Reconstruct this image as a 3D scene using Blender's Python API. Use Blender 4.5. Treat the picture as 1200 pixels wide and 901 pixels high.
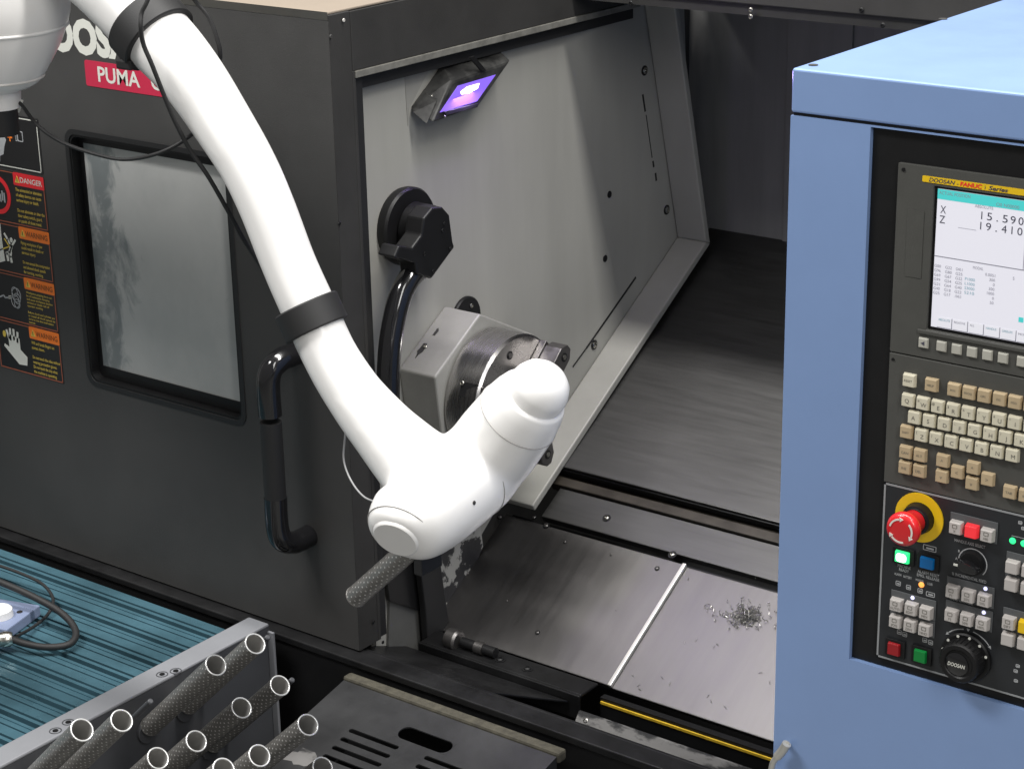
import bpy, bmesh, math, random
import numpy as np
from mathutils import Vector, Matrix
random.seed(7)
for o in list(bpy.data.objects): bpy.data.objects.remove(o)
S = bpy.context.scene
COL = S.collection
V = Vector

# ------------------------------------------------------------ camera
F = 2373.4                                   # focal length in pixels of the 1200x901 photograph
RM = np.array([[0.7986999, 0.6014213, -0.0192588], [0.1869734, -0.2784717, -0.9420692], [-0.5719435, 0.7488297, -0.3348651]])
CP = np.array([1.959, -2.15, 2.277])
cd = bpy.data.cameras.new('Camera'); cam = bpy.data.objects.new('Camera', cd); COL.objects.link(cam); S.camera = cam
cd.sensor_width = 36; cd.lens = F / 1200 * 36; cd.clip_start = .05; cd.clip_end = 200
mw = Matrix.Identity(4)
for i in range(3):
    mw[i][0] = RM[0][i]; mw[i][1] = -RM[1][i]; mw[i][2] = -RM[2][i]; mw[i][3] = CP[i]
cam.matrix_world = mw
cd.dof.use_dof = False

# ------------------------------------------------------------ light: workshop ceiling lamp in front, two unseen fill lamps
w = bpy.data.worlds.new('World'); S.world = w; w.use_nodes = True
w.node_tree.nodes['Background'].inputs[0].default_value = (1, .985, .96, 1)
w.node_tree.nodes['Background'].inputs[1].default_value = .19
def area(name, loc, sx, sy, power, col=(1, .97, .93), aim=None):
    l = bpy.data.lights.new(name, 'AREA'); l.shape = 'RECTANGLE'; l.size = sx; l.size_y = sy; l.energy = power; l.color = col
    o = bpy.data.objects.new(name, l); COL.objects.link(o); o.location = loc
    if aim is not None: o.rotation_euler = (V(aim) - V(loc)).to_track_quat('-Z', 'Y').to_euler()
    return o
area('ceiling_lamp_front', (1.1, -.05, 4.2), 3.4, .28, 155, (1, .98, .95))
area('fill_lamp_aisle', (-.95, -1.7, 4.3), 1.7, .6, 130, (1, .99, .97))  # unseen fill lamp, added to light the door front and table
area('fill_lamp_side', (3.6, -2.2, 4.2), .8, 3.0, 85, (1, .985, .96), (0.9, 0, 1.2))  # unseen fill lamp, lifts the interior and the cabinet front
S.view_settings.view_transform = 'Standard'; S.view_settings.look = 'None'; S.view_settings.gamma = 1
S.view_settings.use_curve_mapping = False; S.view_settings.exposure = .1
S.render.engine = 'CYCLES'; S.render.resolution_x = 1024; S.render.resolution_y = 768

# ------------------------------------------------------------ pixel -> point on a known plane of the machine
def ray(x, y): return RM.T @ np.array([(x - 600) / F, (y - 450.5) / F, 1.])
def pl(ax, v, x, y):
    d = ray(x, y); return V(CP + (v - CP[ax]) / d[ax] * d)
def px(v, x, y): return pl(0, v, x, y)
def py(v, x, y): return pl(1, v, x, y)
def pz(v, x, y): return pl(2, v, x, y)

# ------------------------------------------------------------ materials
def mat(name, col, rough=.5, metal=0., var=.0, vscale=8, bump=.0, bscale=300, stretch=None, coat=0, rvar=0, emit=None, estr=0, spec=.5, col2=None, thr=None, aniso=0, rotx=0, trans=0, scratch=0):
    m = bpy.data.materials.new(name); m.use_nodes = True
    nt = m.node_tree; b = nt.nodes['Principled BSDF']; L = nt.links.new
    c = (*col, 1)
    b.inputs['Base Color'].default_value = c; b.inputs['Roughness'].default_value = rough; b.inputs['Metallic'].default_value = metal
    b.inputs['Coat Weight'].default_value = coat; b.inputs['Coat Roughness'].default_value = .08; b.inputs['Specular IOR Level'].default_value = spec
    b.inputs['Anisotropic'].default_value = aniso; b.inputs['Transmission Weight'].default_value = trans
    if emit: b.inputs['Emission Color'].default_value = (*emit, 1); b.inputs['Emission Strength'].default_value = estr
    if not (var or bump or rvar or col2): return m
    tc = nt.nodes.new('ShaderNodeTexCoord'); mp = nt.nodes.new('ShaderNodeMapping'); L(tc.outputs['Object'], mp.inputs[0])
    mp.inputs['Rotation'].default_value = (rotx, 0, 0)
    if stretch: mp.inputs['Scale'].default_value = stretch
    src = mp.outputs[0]
    if rotx:      # rotate first, then stretch
        mp.inputs['Scale'].default_value = (1, 1, 1)
        m2 = nt.nodes.new('ShaderNodeMapping'); L(src, m2.inputs[0]); m2.inputs['Scale'].default_value = stretch or (1, 1, 1); src = m2.outputs[0]
    n = nt.nodes.new('ShaderNodeTexNoise'); n.inputs['Scale'].default_value = vscale; n.inputs['Detail'].default_value = 8; n.inputs['Roughness'].default_value = .62
    L(src, n.inputs['Vector'])
    fac = n.outputs[0]
    if var or col2:
        r = nt.nodes.new('ShaderNodeValToRGB'); L(fac, r.inputs[0])
        lo = [max(0, x * (1 - var)) for x in col]; hi = [min(1, x * (1 + var)) for x in col]
        if col2: lo = col2; hi = col
        a, z = thr or (.3, .7)
        r.color_ramp.elements[0].position = a; r.color_ramp.elements[1].position = z
        r.color_ramp.elements[0].color = (*lo, 1); r.color_ramp.elements[1].color = (*hi, 1)
        out = r.outputs[0]
        if scratch:
            n3 = nt.nodes.new('ShaderNodeTexNoise'); n3.inputs['Scale'].default_value = 2.5; n3.inputs['Detail'].default_value = 5
            L(tc.outputs['Object'], n3.inputs['Vector'])
            r3 = nt.nodes.new('ShaderNodeValToRGB'); L(n3.outputs[0], r3.inputs[0])
            r3.color_ramp.elements[0].position = .35; r3.color_ramp.elements[1].position = .65
            r3.color_ramp.elements[0].color = (1 - scratch,) * 3 + (1,); r3.color_ramp.elements[1].color = (1, 1, 1, 1)
            mx = nt.nodes.new('ShaderNodeMix'); mx.data_type = 'RGBA'; mx.blend_type = 'MULTIPLY'; mx.inputs[0].default_value = 1
            L(out, mx.inputs[6]); L(r3.outputs[0], mx.inputs[7]); out = mx.outputs[2]
        L(out, b.inputs['Base Color'])
    if rvar:
        mr = nt.nodes.new('ShaderNodeMapRange'); L(fac, mr.inputs[0]); mr.inputs[1].default_value = .3; mr.inputs[2].default_value = .7
        mr.inputs[3].default_value = max(.02, rough - rvar); mr.inputs[4].default_value = min(1, rough + rvar); L(mr.outputs[0], b.inputs['Roughness'])
    if bump:
        n2 = nt.nodes.new('ShaderNodeTexNoise'); n2.inputs['Scale'].default_value = bscale; n2.inputs['Detail'].default_value = 3; L(src, n2.inputs['Vector'])
        bp = nt.nodes.new('ShaderNodeBump'); bp.inputs['Strength'].default_value = bump; bp.inputs['Distance'].default_value = .001
        L(n2.outputs[0], bp.inputs['Height']); L(bp.outputs[0], b.inputs['Normal'])
    return m
SL = math.radians(30)
def add_stains(m):                            # dried coolant runs down the hinge side of the pane
    nt = m.node_tree; L = nt.links.new; b = nt.nodes['Principled BSDF']; N = nt.nodes.new
    base = b.inputs['Base Color'].links[0].from_socket
    tc = N('ShaderNodeTexCoord'); mp = N('ShaderNodeMapping'); L(tc.outputs['Object'], mp.inputs[0]); mp.inputs['Scale'].default_value = (1, 1, .55)
    n = N('ShaderNodeTexNoise'); n.inputs['Scale'].default_value = 17; n.inputs['Detail'].default_value = 9; n.inputs['Roughness'].default_value = .65; n.inputs['Distortion'].default_value = .6; L(mp.outputs[0], n.inputs['Vector'])
    sx = N('ShaderNodeSeparateXYZ'); L(tc.outputs['Object'], sx.inputs[0])
    g = N('ShaderNodeMapRange'); L(sx.outputs[0], g.inputs[0]); g.inputs[1].default_value = .06; g.inputs[2].default_value = .17; g.inputs[3].default_value = .17; g.inputs[4].default_value = -.14
    ad = N('ShaderNodeMath'); ad.operation = 'ADD'; L(n.outputs[0], ad.inputs[0]); L(g.outputs[0], ad.inputs[1])
    rp = N('ShaderNodeValToRGB'); L(ad.outputs[0], rp.inputs[0]); rp.color_ramp.elements[0].position = .52; rp.color_ramp.elements[1].position = .66
    rp.color_ramp.elements[0].color = (1, 1, 1, 1); rp.color_ramp.elements[1].color = (.42, .46, .48, 1)
    mx = N('ShaderNodeMix'); mx.data_type = 'RGBA'; mx.blend_type = 'MULTIPLY'; mx.inputs[0].default_value = 1
    L(base, mx.inputs[6]); L(rp.outputs[0], mx.inputs[7]); L(mx.outputs[2], b.inputs['Base Color'])
M = dict(
    charcoal=mat('charcoal_paint', (.060, .0588, .0575), .58, var=.14, vscale=4, bump=.3, bscale=600, rvar=.1, spec=.3, scratch=.12),
    charcoal2=mat('dark_frame_paint', (.030, .029, .0275), .58, var=.2, vscale=9, bump=.2, bscale=600),
    roof=mat('roof_reflection_tone', (.27, .225, .18), .45, var=.06, vscale=4),  # beige imitates the warm ceiling reflected in the charcoal roof
    black=mat('black_plastic', (.008, .008, .0085), .45, spec=.3, var=.2, vscale=20, bump=.1, bscale=500),
    gloss=mat('gloss_black', (.008, .008, .009), .13, coat=.4),
    rubber=mat('black_rubber', (.011, .011, .0115), .62, bump=.2, bscale=900),
    blacksteel=mat('black_oily_steel', (.010, .010, .0105), .42, spec=.3, var=.3, vscale=14, rvar=.14, bump=.2, bscale=150),
    gray=mat('grey_machine_paint', (.33, .325, .298), .42, var=.09, vscale=3.2, stretch=(2, 2.4, .28), bump=.12, bscale=260, rvar=.1, scratch=.1),
    gray2=mat('grey_casting_paint', (.27, .266, .246), .45, var=.09, vscale=14, bump=.2, bscale=120, scratch=.12),
    peeled=mat('peeling_grey_paint', (.36, .355, .33), .5, vscale=17, col2=(.022, .022, .024), thr=(.5, .53), bump=.3, bscale=120),
    peeled2=mat('worn_front_paint', (.16, .155, .15), .5, vscale=10, col2=(.02, .02, .021), thr=(.47, .52), stretch=(.6, 1, 2), bump=.3, bscale=100),
    steel=mat('brushed_steel', (.165, .159, .157), .42, metal=1, var=.06, vscale=40, stretch=(1.6, .2, 1.5), rotx=-SL, rvar=.03, scratch=.06),
    steelx=mat('scuffed_dark_steel', (.118, .117, .115), .42, metal=1, var=.07, vscale=60, stretch=(.12, 1.6, 1.5), rotx=-SL, rvar=.03, scratch=.08),
    backsteel=mat('vertical_dark_steel', (.21, .208, .202), .5, metal=.2, var=.2, vscale=5, stretch=(3, 2, .25), rvar=.1, scratch=.2),
    strip=mat('bright_wiper_strip', (.62, .60, .57), .3, metal=.3, var=.1, vscale=30),
    chrome=mat('machined_steel', (.52, .505, .495), .27, metal=1, var=.05, vscale=40, stretch=(6, .3, .3), rvar=.03),
    jaw=mat('jaw_steel', (.17, .162, .158), .36, metal=.9, var=.2, vscale=30, rvar=.1),
    boltm=mat('bolt_steel', (.36, .35, .32), .3, metal=1),
    brown=mat('oily_brown_steel', (.036, .030, .023), .42, metal=.3, var=.35, vscale=22, rvar=.1),
    yellowstrip=mat('yellow_wiper_edge', (.62, .40, .03), .45, var=.25, vscale=60),
    white=mat('white_robot_shell', (.80, .79, .775), .3, var=.015, vscale=4, coat=.15),
    whitecap=mat('off_white_cap', (.62, .60, .57), .4, var=.03, vscale=6),
    seam=mat('grey_seam', (.30, .29, .28), .6),
    wire=mat('thin_grey_wire', (.32, .32, .32), .4),
    blue=mat('light_blue_paint', (.205, .31, .55), .36, coat=.35, var=.05, vscale=3.5, bump=.1, bscale=500, rvar=.09),
    bezel=mat('grey_bezel_plastic', (.068, .068, .062), .5, var=.08, vscale=30, bump=.2, bscale=1200),
    panel=mat('dark_operator_panel', (.017, .019, .022), .42, var=.1, vscale=30, bump=.1, bscale=900),
    line=mat('light_grey_line', (.28, .29, .30), .5),
    print_=mat('grey_print', (.40, .41, .42), .5),
    keyc=mat('cream_key', (.64, .60, .47), .45, var=.06, vscale=30),
    keyt=mat('tan_key', (.48, .375, .235), .45, var=.08, vscale=30),
    keyg=mat('grey_soft_key', (.44, .43, .38), .45, var=.05, vscale=40),
    keyw=mat('white_push_button', (.50, .47, .45), .35, var=.04, vscale=60),
    legend=mat('key_legend_ink', (.15, .14, .12), .6),
    btnframe=mat('button_frame', (.09, .095, .10), .5),
    red=mat('red_button', (.62, .015, .02), .3, coat=.3),
    redlit=mat('lit_red_button', (.7, .03, .04), .35, emit=(1, .04, .05), estr=.35),
    reddark=mat('dark_red_button', (.30, .008, .012), .35),
    green=mat('green_button', (.0, .20, .035), .35),
    greenlit=mat('lit_green_lamp', (.05, .6, .2), .4, emit=(.02, 1, .25), estr=.9), greenhot=mat('lamp_core', (.6, 1, .8), .4, emit=(.8, 1, .9), estr=2.5),
    led_g=mat('green_led', (.05, .6, .2), .4, emit=(.02, 1, .3), estr=1.0),
    led_o=mat('orange_led', (.9, .4, .1), .4, emit=(1, .3, .05), estr=1.2),
    led_w=mat('violet_white_led', (.8, .8, 1), .4, emit=(.6, .6, 1), estr=1.1),
    bluebtn=mat('blue_button', (.0, .12, .36), .35),
    yellow=mat('yellow_collar', (.80, .52, .01), .4),
    screen=mat('lit_screen', (.35, .35, .37), .35, emit=(.86, .85, .95), estr=.56),
    cyan=mat('screen_cyan', (.05, .3, .3), .3, emit=(.06, .60, .58), estr=.6),
    ink=mat('screen_ink', (.05, .05, .08), .5),
    ink2=mat('screen_grey_ink', (.28, .28, .34), .5),
    ink3=mat('screen_teal_ink', (.2, .42, .5), .5),
    labelblack=mat('label_black', (.008, .008, .009), .35),
    labelwhite=mat('label_white', (.72, .72, .66), .4),
    labelorange=mat('label_orange', (.95, .21, .015), .4),
    labelbrown=mat('label_rust_border', (.36, .10, .05), .5),
    labelred=mat('label_red', (.82, .02, .03), .4),
    labelyellow=mat('label_yellow', (.72, .52, .08), .5),
    labelink=mat('label_dark_ink', (.18, .05, .01), .5),
    plate_red=mat('crimson_plate', (.55, .025, .07), .35),
    pane=mat('fogged_window', (.50, .50, .485), .45, vscale=4.2, col2=(.40, .405, .395), thr=(.30, .6), stretch=(1.3, 1, 1), rvar=.08, coat=.2),
    teal=mat('teal_anodised_aluminium', (.075, .165, .21), .26, metal=.4, var=.35, vscale=4, stretch=(1.2, 1.6, 1.6), rvar=.06),
    tealdark=mat('dark_teal_slot', (.008, .02, .026), .5),
    rackgrey=mat('grey_rack_paint', (.20, .205, .22), .5, var=.06, vscale=8, bump=.15, bscale=500),
    rackdark=mat('dark_grey_rack_paint', (.055, .057, .063), .5, var=.1, vscale=8, bump=.15, bscale=500),
    perf=mat('perforated_metal', (.25, .242, .228), .36, metal=.5, var=.06, vscale=20, rvar=.08),
    glint_sleeve=mat('hole_glint_white', (.95, .94, .92), .4),  # white put behind the tube holes to imitate light glinting there
    rim=mat('polished_tube_rim', (.70, .70, .69), .22, metal=.4), bore=mat('tube_bore', (.62, .61, .59), .28, metal=.6),
    cover=mat('black_sheet_cover', (.021, .0213, .0225), .46, var=.22, vscale=9, bump=.15, bscale=300, rvar=.1),
    foam=mat('dirty_foam_seal', (.055, .050, .036), .85, var=.4, vscale=60, bump=.8, bscale=160),
    plateblue=mat('blue_grey_block', (.20, .24, .36), .4, var=.06, vscale=10),
    silver=mat('nickel_connector', (.66, .64, .58), .28, metal=1, var=.25, vscale=200),
    bracket=mat('zinc_bracket', (.55, .54, .50), .35, metal=.6),
    lampbody=mat('lamp_housing', (.045, .045, .043), .5, col2=(.012, .012, .012), thr=(.42, .58), vscale=22),
    lens=mat('violet_lamp_lens', (.2, .12, .6), .3, emit=(.22, .11, .85), estr=.6),
    led=mat('white_hot_led', (1, .95, 1), .3, emit=(.82, .76, 1), estr=3),
    chips=mat('steel_swarf', (.40, .39, .365), .3, metal=.9, var=.6, vscale=400),
    floor=mat('concrete_floor', (.22, .22, .21), .6, var=.15, vscale=3, bump=.2, bscale=60),
)

add_stains(M['pane'])
# ------------------------------------------------------------ mesh helpers
ORG = {}
class MB:
    def __init__(s): s.v = []; s.f = []
    def add(s, vs, fs):
        n = len(s.v); s.v += [V(x) for x in vs]; s.f += [[i + n for i in f] for f in fs]; return s
    def box(s, a, b):
        x0, y0, z0 = [min(p, q) for p, q in zip(a, b)]; x1, y1, z1 = [max(p, q) for p, q in zip(a, b)]
        return s.add([(x0, y0, z0), (x1, y0, z0), (x1, y1, z0), (x0, y1, z0), (x0, y0, z1), (x1, y0, z1), (x1, y1, z1), (x0, y1, z1)],
                     [(0, 3, 2, 1), (4, 5, 6, 7), (0, 1, 5, 4), (1, 2, 6, 5), (2, 3, 7, 6), (3, 0, 4, 7)])
    def prism(s, poly, ext):
        poly = [V(p) for p in poly]; ext = V(ext); n = len(poly)
        nm = V((0, 0, 0))
        for i in range(n): nm += poly[i].cross(poly[(i + 1) % n])
        if nm.dot(ext) > 0: poly = poly[::-1]
        return s.add(poly + [p + ext for p in poly], [list(range(n)), [n + i for i in range(n)][::-1]] + [[i, n + i, n + (i + 1) % n, (i + 1) % n][::1] for i in range(n)])
    def loft(s, A, B):                       # two polygons of equal length, capped
        n = len(A); return s.add(list(A) + list(B), [list(range(n))[::-1], [n + i for i in range(n)]] + [[i, (i + 1) % n, n + (i + 1) % n, n + i] for i in range(n)])
    def lathe(s, p, ax, prof, n=32):         # prof: (t along axis, radius)
        p = V(p); a = V(ax).normalized(); u = a.orthogonal().normalized(); w_ = a.cross(u)
        vs = []; fs = []
        for t, r in prof:
            for k in range(n):
                th = 2 * math.pi * k / n; vs.append(p + a * t + (u * math.cos(th) + w_ * math.sin(th)) * max(r, 1e-5))
        for i in range(len(prof) - 1):
            for k in range(n): fs.append([i * n + k, i * n + (k + 1) % n, (i + 1) * n + (k + 1) % n, (i + 1) * n + k])
        fs.append(list(range(n))[::-1]); fs.append([(len(prof) - 1) * n + k for k in range(n)])
        return s.add(vs, fs)
    def cyl(s, a, b, r, n=20, r2=None, ch=0):
        a = V(a); b = V(b); L = (b - a).length; r2 = r if r2 is None else r2
        prof = [(0, r), (L, r2)] if not ch else [(0, r - ch), (ch, r), (L - ch, r2), (L, r2 - ch)]
        return s.lathe(a, b - a, prof, n)
    def tube(s, pts, r, n=12, sub=6, close=False):
        pts = [V(p) for p in pts]; R = r if isinstance(r, (list, tuple)) else [r] * len(pts)
        P = []; Q = []
        for i in range(len(pts) - 1):        # Catmull-Rom
            p0 = pts[max(i - 1, 0)]; p1 = pts[i]; p2 = pts[i + 1]; p3 = pts[min(i + 2, len(pts) - 1)]
            for k in range(sub):
                t = k / sub
                P.append(.5 * ((2 * p1) + (p2 - p0) * t + (2 * p0 - 5 * p1 + 4 * p2 - p3) * t * t + (3 * p1 - p0 - 3 * p2 + p3) * t ** 3)); Q.append(R[i] + (R[i + 1] - R[i]) * t)
        P.append(pts[-1]); Q.append(R[-1])
        d = (P[1] - P[0]).normalized(); u = d.orthogonal().normalized(); vs = []; fs = []
        for i, p in enumerate(P):
            d = (P[min(i + 1, len(P) - 1)] - P[max(i - 1, 0)]).normalized(); u = (u - d * u.dot(d)).normalized(); w_ = d.cross(u)
            for k in range(n):
                th = 2 * math.pi * k / n; vs.append(p + (u * math.cos(th) + w_ * math.sin(th)) * Q[i])
        for i in range(len(P) - 1):
            for k in range(n): fs.append([i * n + k, i * n + (k + 1) % n, (i + 1) * n + (k + 1) % n, (i + 1) * n + k])
        fs.append(list(range(n))[::-1]); fs.append([(len(P) - 1) * n + k for k in range(n)])
        return s.add(vs, fs)
    def ring(s, c, ax, R, r, n=40, m=8):     # torus
        c = V(c); a = V(ax).normalized(); u = a.orthogonal().normalized(); w_ = a.cross(u); vs = []; fs = []
        for i in range(n):
            th = 2 * math.pi * i / n; e = u * math.cos(th) + w_ * math.sin(th)
            for k in range(m):
                ph = 2 * math.pi * k / m; vs.append(c + e * (R + r * math.cos(ph)) + a * r * math.sin(ph))
        for i in range(n):
            for k in range(m): fs.append([i * m + k, ((i + 1) % n) * m + k, ((i + 1) % n) * m + (k + 1) % m, i * m + (k + 1) % m])
        return s.add(vs, fs)
    def frame(s, outer, inner, ext):         # ring between two loops of equal length, extruded
        n = len(outer); ext = V(ext); o = [V(p) for p in outer]; i_ = [V(p) for p in inner]
        vs = o + i_ + [p + ext for p in o] + [p + ext for p in i_]; fs = []
        for k in range(n):
            j = (k + 1) % n
            fs += [[k, j, n + j, n + k], [2 * n + k, 3 * n + k, 3 * n + j, 2 * n + j], [k, 2 * n + k, 2 * n + j, j], [n + k, n + j, 3 * n + j, 3 * n + k]]
        return s.add(vs, fs)
    def build(s, name, m, parent=None, smooth=False, bevel=0, seg=2, ang=35, fix=True):
        org = ORG.get(parent.name, V((0, 0, 0))) if parent else V((0, 0, 0))
        me = bpy.data.meshes.new(name); me.from_pydata([v - org for v in s.v], [], s.f)
        if fix:
            bm = bmesh.new(); bm.from_mesh(me); bmesh.ops.recalc_face_normals(bm, faces=bm.faces); bm.to_mesh(me); bm.free()
        me.materials.append(M[m] if isinstance(m, str) else m); me.update()
        o = bpy.data.objects.new(name, me); COL.objects.link(o)
        if parent: o.parent = parent; ORG[o.name] = org
        if smooth:
            me.polygons.foreach_set('use_smooth', [True] * len(me.polygons))
            me.set_sharp_from_angle(angle=math.radians(ang))
        if bevel:
            b = o.modifiers.new('b', 'BEVEL'); b.width = bevel; b.segments = seg; b.limit_method = 'ANGLE'; b.angle_limit = math.radians(40)
            b.harden_normals = False
        return o
def thing(name, label, cat, loc=(0, 0, 0), group=None):
    o = bpy.data.objects.new(name, None); COL.objects.link(o); o.location = loc; o.empty_display_size = .1
    o['label'] = label; o['category'] = cat
    if group: o['group'] = group
    ORG[o.name] = V(loc); return o
def tag(o, label, cat=None, group=None, kind=None):
    if label: o['label'] = label
    if cat: o['category'] = cat
    if group: o['group'] = group
    if kind: o['kind'] = kind
    return o
def rrect(x0, x1, z0, z1, r, y, n=6):        # rounded rectangle in a plane of constant Y
    out = []
    for cx, cz, a0 in ((x1 - r, z1 - r, 0), (x0 + r, z1 - r, 90), (x0 + r, z0 + r, 180), (x1 - r, z0 + r, 270)):
        for k in range(n + 1):
            a = math.radians(a0 + 90 * k / n); out.append(V((cx + r * math.cos(a), y, cz + r * math.sin(a))))
    return out
def text(s, x, y, z, h, m, parent, name='lettering', width=None, bold=0, shear=0, align='LEFT', ext=0.0, X=(1, 0, 0), U=(0, 0, 1)):
    c = bpy.data.curves.new('t', 'FONT'); c.body = s; c.size = 1; c.offset = bold; c.shear = shear; c.resolution_u = 3; c.space_character = 1.0
    t = bpy.data.objects.new('t', c); me = bpy.data.meshes.new_from_object(t)
    bpy.data.objects.remove(t); bpy.data.curves.remove(c)
    if not len(me.vertices): return None
    xs = [v.co.x for v in me.vertices]; x0, x1 = min(xs), max(xs)
    k = h / .69; kx = k if width is None else width / (x1 - x0)
    off = {'LEFT': x0, 'CENTER': (x0 + x1) / 2, 'RIGHT': x1}[align]
    org = ORG.get(parent.name, V((0, 0, 0))); X = V(X); U = V(U)
    for v in me.vertices: v.co = V((x, y, z)) + X * ((v.co.x - off) * kx) + U * (v.co.y * k) - org
    me.materials.clear(); me.materials.append(M[m]); me.name = name
    o = bpy.data.objects.new(name, me); COL.objects.link(o); o.parent = parent; ORG[o.name] = org
    return o

# ============================================================ floor
fl = MB().box((-6, -6, -.05), (6, 4, 0)).build('floor', 'floor'); fl['kind'] = 'structure'

# ============================================================ CNC lathe (everything fixed to the machine bed)
lathe = thing('cnc_lathe', 'open charcoal turning machine with grey spindle wall, chuck and sloping steel bed covers', 'lathe', (.4, .5, 0))
XW = -.03                                    # plane of the spindle wall
SD = V((0, math.cos(SL), math.sin(SL))); SN = V((0, -math.sin(SL), math.cos(SL)))     # bed slope and its normal
B0 = px(XW + .065, 628, 598)                 # foot of the wall lip on the bed
def bed(y, x, off=0):                        # point on the sloping bed at depth y
    t = (y - B0.y) / SD.y; p = V((x, B0.y, B0.z)) + SD * t; return p + SN * off
# spindle wall
wp = [px(XW, 425, 70), px(XW, 800, -12), V((XW, 1.02, 1.60)), px(XW, 800, 285)]
wall_poly = [V((XW, .075, 1.735)), V((XW, .99, 1.735)), V((XW, 1.03, 1.20)), V((XW, .42, B0.z + .01)), V((XW, .19, bed(.19, 0, -.03).z)), V((XW, .075, .70))]
wall = MB().prism(wall_poly, (-.012, 0, 0)).build('spindle_wall', 'gray', lathe)
# lip around the rear and the foot of the wall
L0 = px(XW, 765, 80); L1 = px(XW, 793, 278); L2 = px(XW, 589, 583)
Lt = L1 + (L0 - L1) * ((1.735 - L1.z) / (L0.z - L1.z))
def lip(a, b, out, miterA, miterB):
    out = V(out).normalized() * .014
    oa = a + out + miterA; ob = b + out + miterB
    return MB().loft([a, b, ob, oa], [p + V((.065, 0, 0)) for p in (a, b, ob, oa)])
d1 = (Lt - L1).normalized(); d2 = (L2 - L1).normalized()
o1 = V((0, d1.z, -d1.y)); o2 = V((0, -d2.z, d2.y)) * 1.0
if o1.y < 0: o1 = -o1
if o2.z > 0: o2 = -o2
m_ = (o1 + o2).normalized() * (.014 / math.cos(o1.angle(o2) / 2))
for nm, a, b, ea, eb in (('wall_lip', Lt, L1, o1 * .014, m_), ('wall_lip', L1, L2, m_, o2 * .014)):
    A = [a + V((.001, 0, 0)), b + V((.001, 0, 0)), b + eb, a + ea]; A = [V((XW + .001, p.y, p.z)) for p in A]
    MB().loft(A, [p + V((.064, 0, 0)) for p in A]).build(nm, 'gray', lathe, bevel=.0025)
# overlap plate edge, bolts and holes on the wall
def bolt(p, ax, r, parent, name='bolt', m='boltm', dark=True):
    ax = V(ax).normalized(); p = V(p)
    if dark: MB().cyl(p, p + ax * .0012, r * 1.55, 16).build(name + '_recess', 'blacksteel', parent)
    return MB().lathe(p + ax * .001, ax, [(0, r), (r * .25, r), (r * .45, r * .8), (r * .5, r * .55), (r * .2, r * .5)], 14).build(name, m, parent, smooth=True)
for x, y in ((755, 83), (781, 246), (696, 404)): bolt(px(XW, x, y), (1, 0, 0), .006, lathe)
for x, y in ((714, 228), (709, 303)): MB().cyl(px(XW, x, y), px(XW, x, y) + V((.001, 0, 0)), .0065, 14).build('wall_hole', 'black', lathe)
def slit(a, b, wd=.003, m='black', X=XW, name='wall_slit'):
    a = px(X, *a); b = px(X, *b); d = (b - a).normalized(); n = V((0, -d.z, d.y)) * wd / 2
    MB().prism([a + n, b + n, b - n, a - n], (.0008, 0, 0)).build(name, m, lathe)
slit((687, 408), (745, 325), .004); slit((753, 111), (756, 131), .004); slit((765, 189), (766, 196), .004); slit((768, 203), (769, 212), .004); slit((757, 135), (764, 185), .0015, 'blacksteel')
slit((671, 430), (687, 408), .003, 'blacksteel')
# worn apron at the foot of the wall
ap = [px(XW + .004, x, y) for x, y in ((492, 620), (560, 590), (566, 640), (546, 690), (548, 745), (532, 772), (516, 765))]
MB().prism(ap, (-.003, 0, 0)).build('worn_apron', 'peeled', lathe)
MB().prism([px(XW + .012, x, y) for x, y in ((448, 640), (508, 620), (503, 719), (457, 704))], (-.006, 0, 0)).build('seal_plate', 'black', lathe)
MB().prism([px(XW + .03, x, y) for x, y in ((490, 640), (514, 640), (531, 762), (522, 774), (503, 768), (499, 715))], (-.014, 0, 0)).build('door_guide_bar', 'rubber', lathe, bevel=.002)
MB().prism([px(XW + .006, x, y) for x, y in ((457, 700), (502, 712), (504, 735), (500, 742), (506, 788), (455, 775))], (-.004, 0, 0)).build('guide_plate', mat('dull_guide_paint', (.10, .10, .095), .55, var=.12, vscale=20), lathe)
MB().prism([px(XW + .034, x, y) for x, y in ((497, 765), (512, 772), (508, 782), (500, 778))], (-.004, 0, 0)).build('guide_clip', 'bracket', lathe)
# spindle housing
XH = XW + .075
hp = [px(XH, x, y) for x, y in ((522, 540), (510, 442), (563, 368), (628, 393))]
hc = V((XH, .282, 1.166))
hp += [V((XH, .43, 1.20)), V((XH, .43, 1.08)), V((XH, .33, 1.02))]
MB().prism(hp, (-.0745, 0, 0)).build('spindle_housing', 'gray2', lathe, bevel=.003)
sc = px(XW, 499, 393)
# paint chip on the sloping face of the housing
fa = hp[1]; fb = hp[2]; fd = (fb - fa).normalized(); fn = V((0, -fd.z, fd.y))
if fn.z < 0: fn = -fn
def onface(u, x): return fa + fd * u + V((x, 0, 0)) + fn * .0006
random.seed(3)
for (u0, x0, ln, wd) in ((.045, -.058, .036, .010), (.085, -.055, .018, .006)):
    pts = []
    for k in range(14):
        a = 2 * math.pi * k / 14; r = random.uniform(.6, 1.15); pts.append(onface(u0 + math.cos(a) * ln / 2 * r, x0 + math.sin(a) * wd / 2 * r))
    MB().prism(pts, fn * .0006).build('paint_chip', 'charcoal2', lathe)
bolt(onface(.052, -.055), fn, .0035, lathe, dark=False)
bp_ = px(XW, 545, 372)
MB().lathe(bp_, (1, 0, 0), [(0, .036), (.004, .036), (.006, .034)], 40).build('spindle_seal_ring', 'blacksteel', lathe, smooth=True)
bolt(px(XW + .006, 552, 358), (1, 0, 0), .004, lathe, dark=False)
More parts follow.
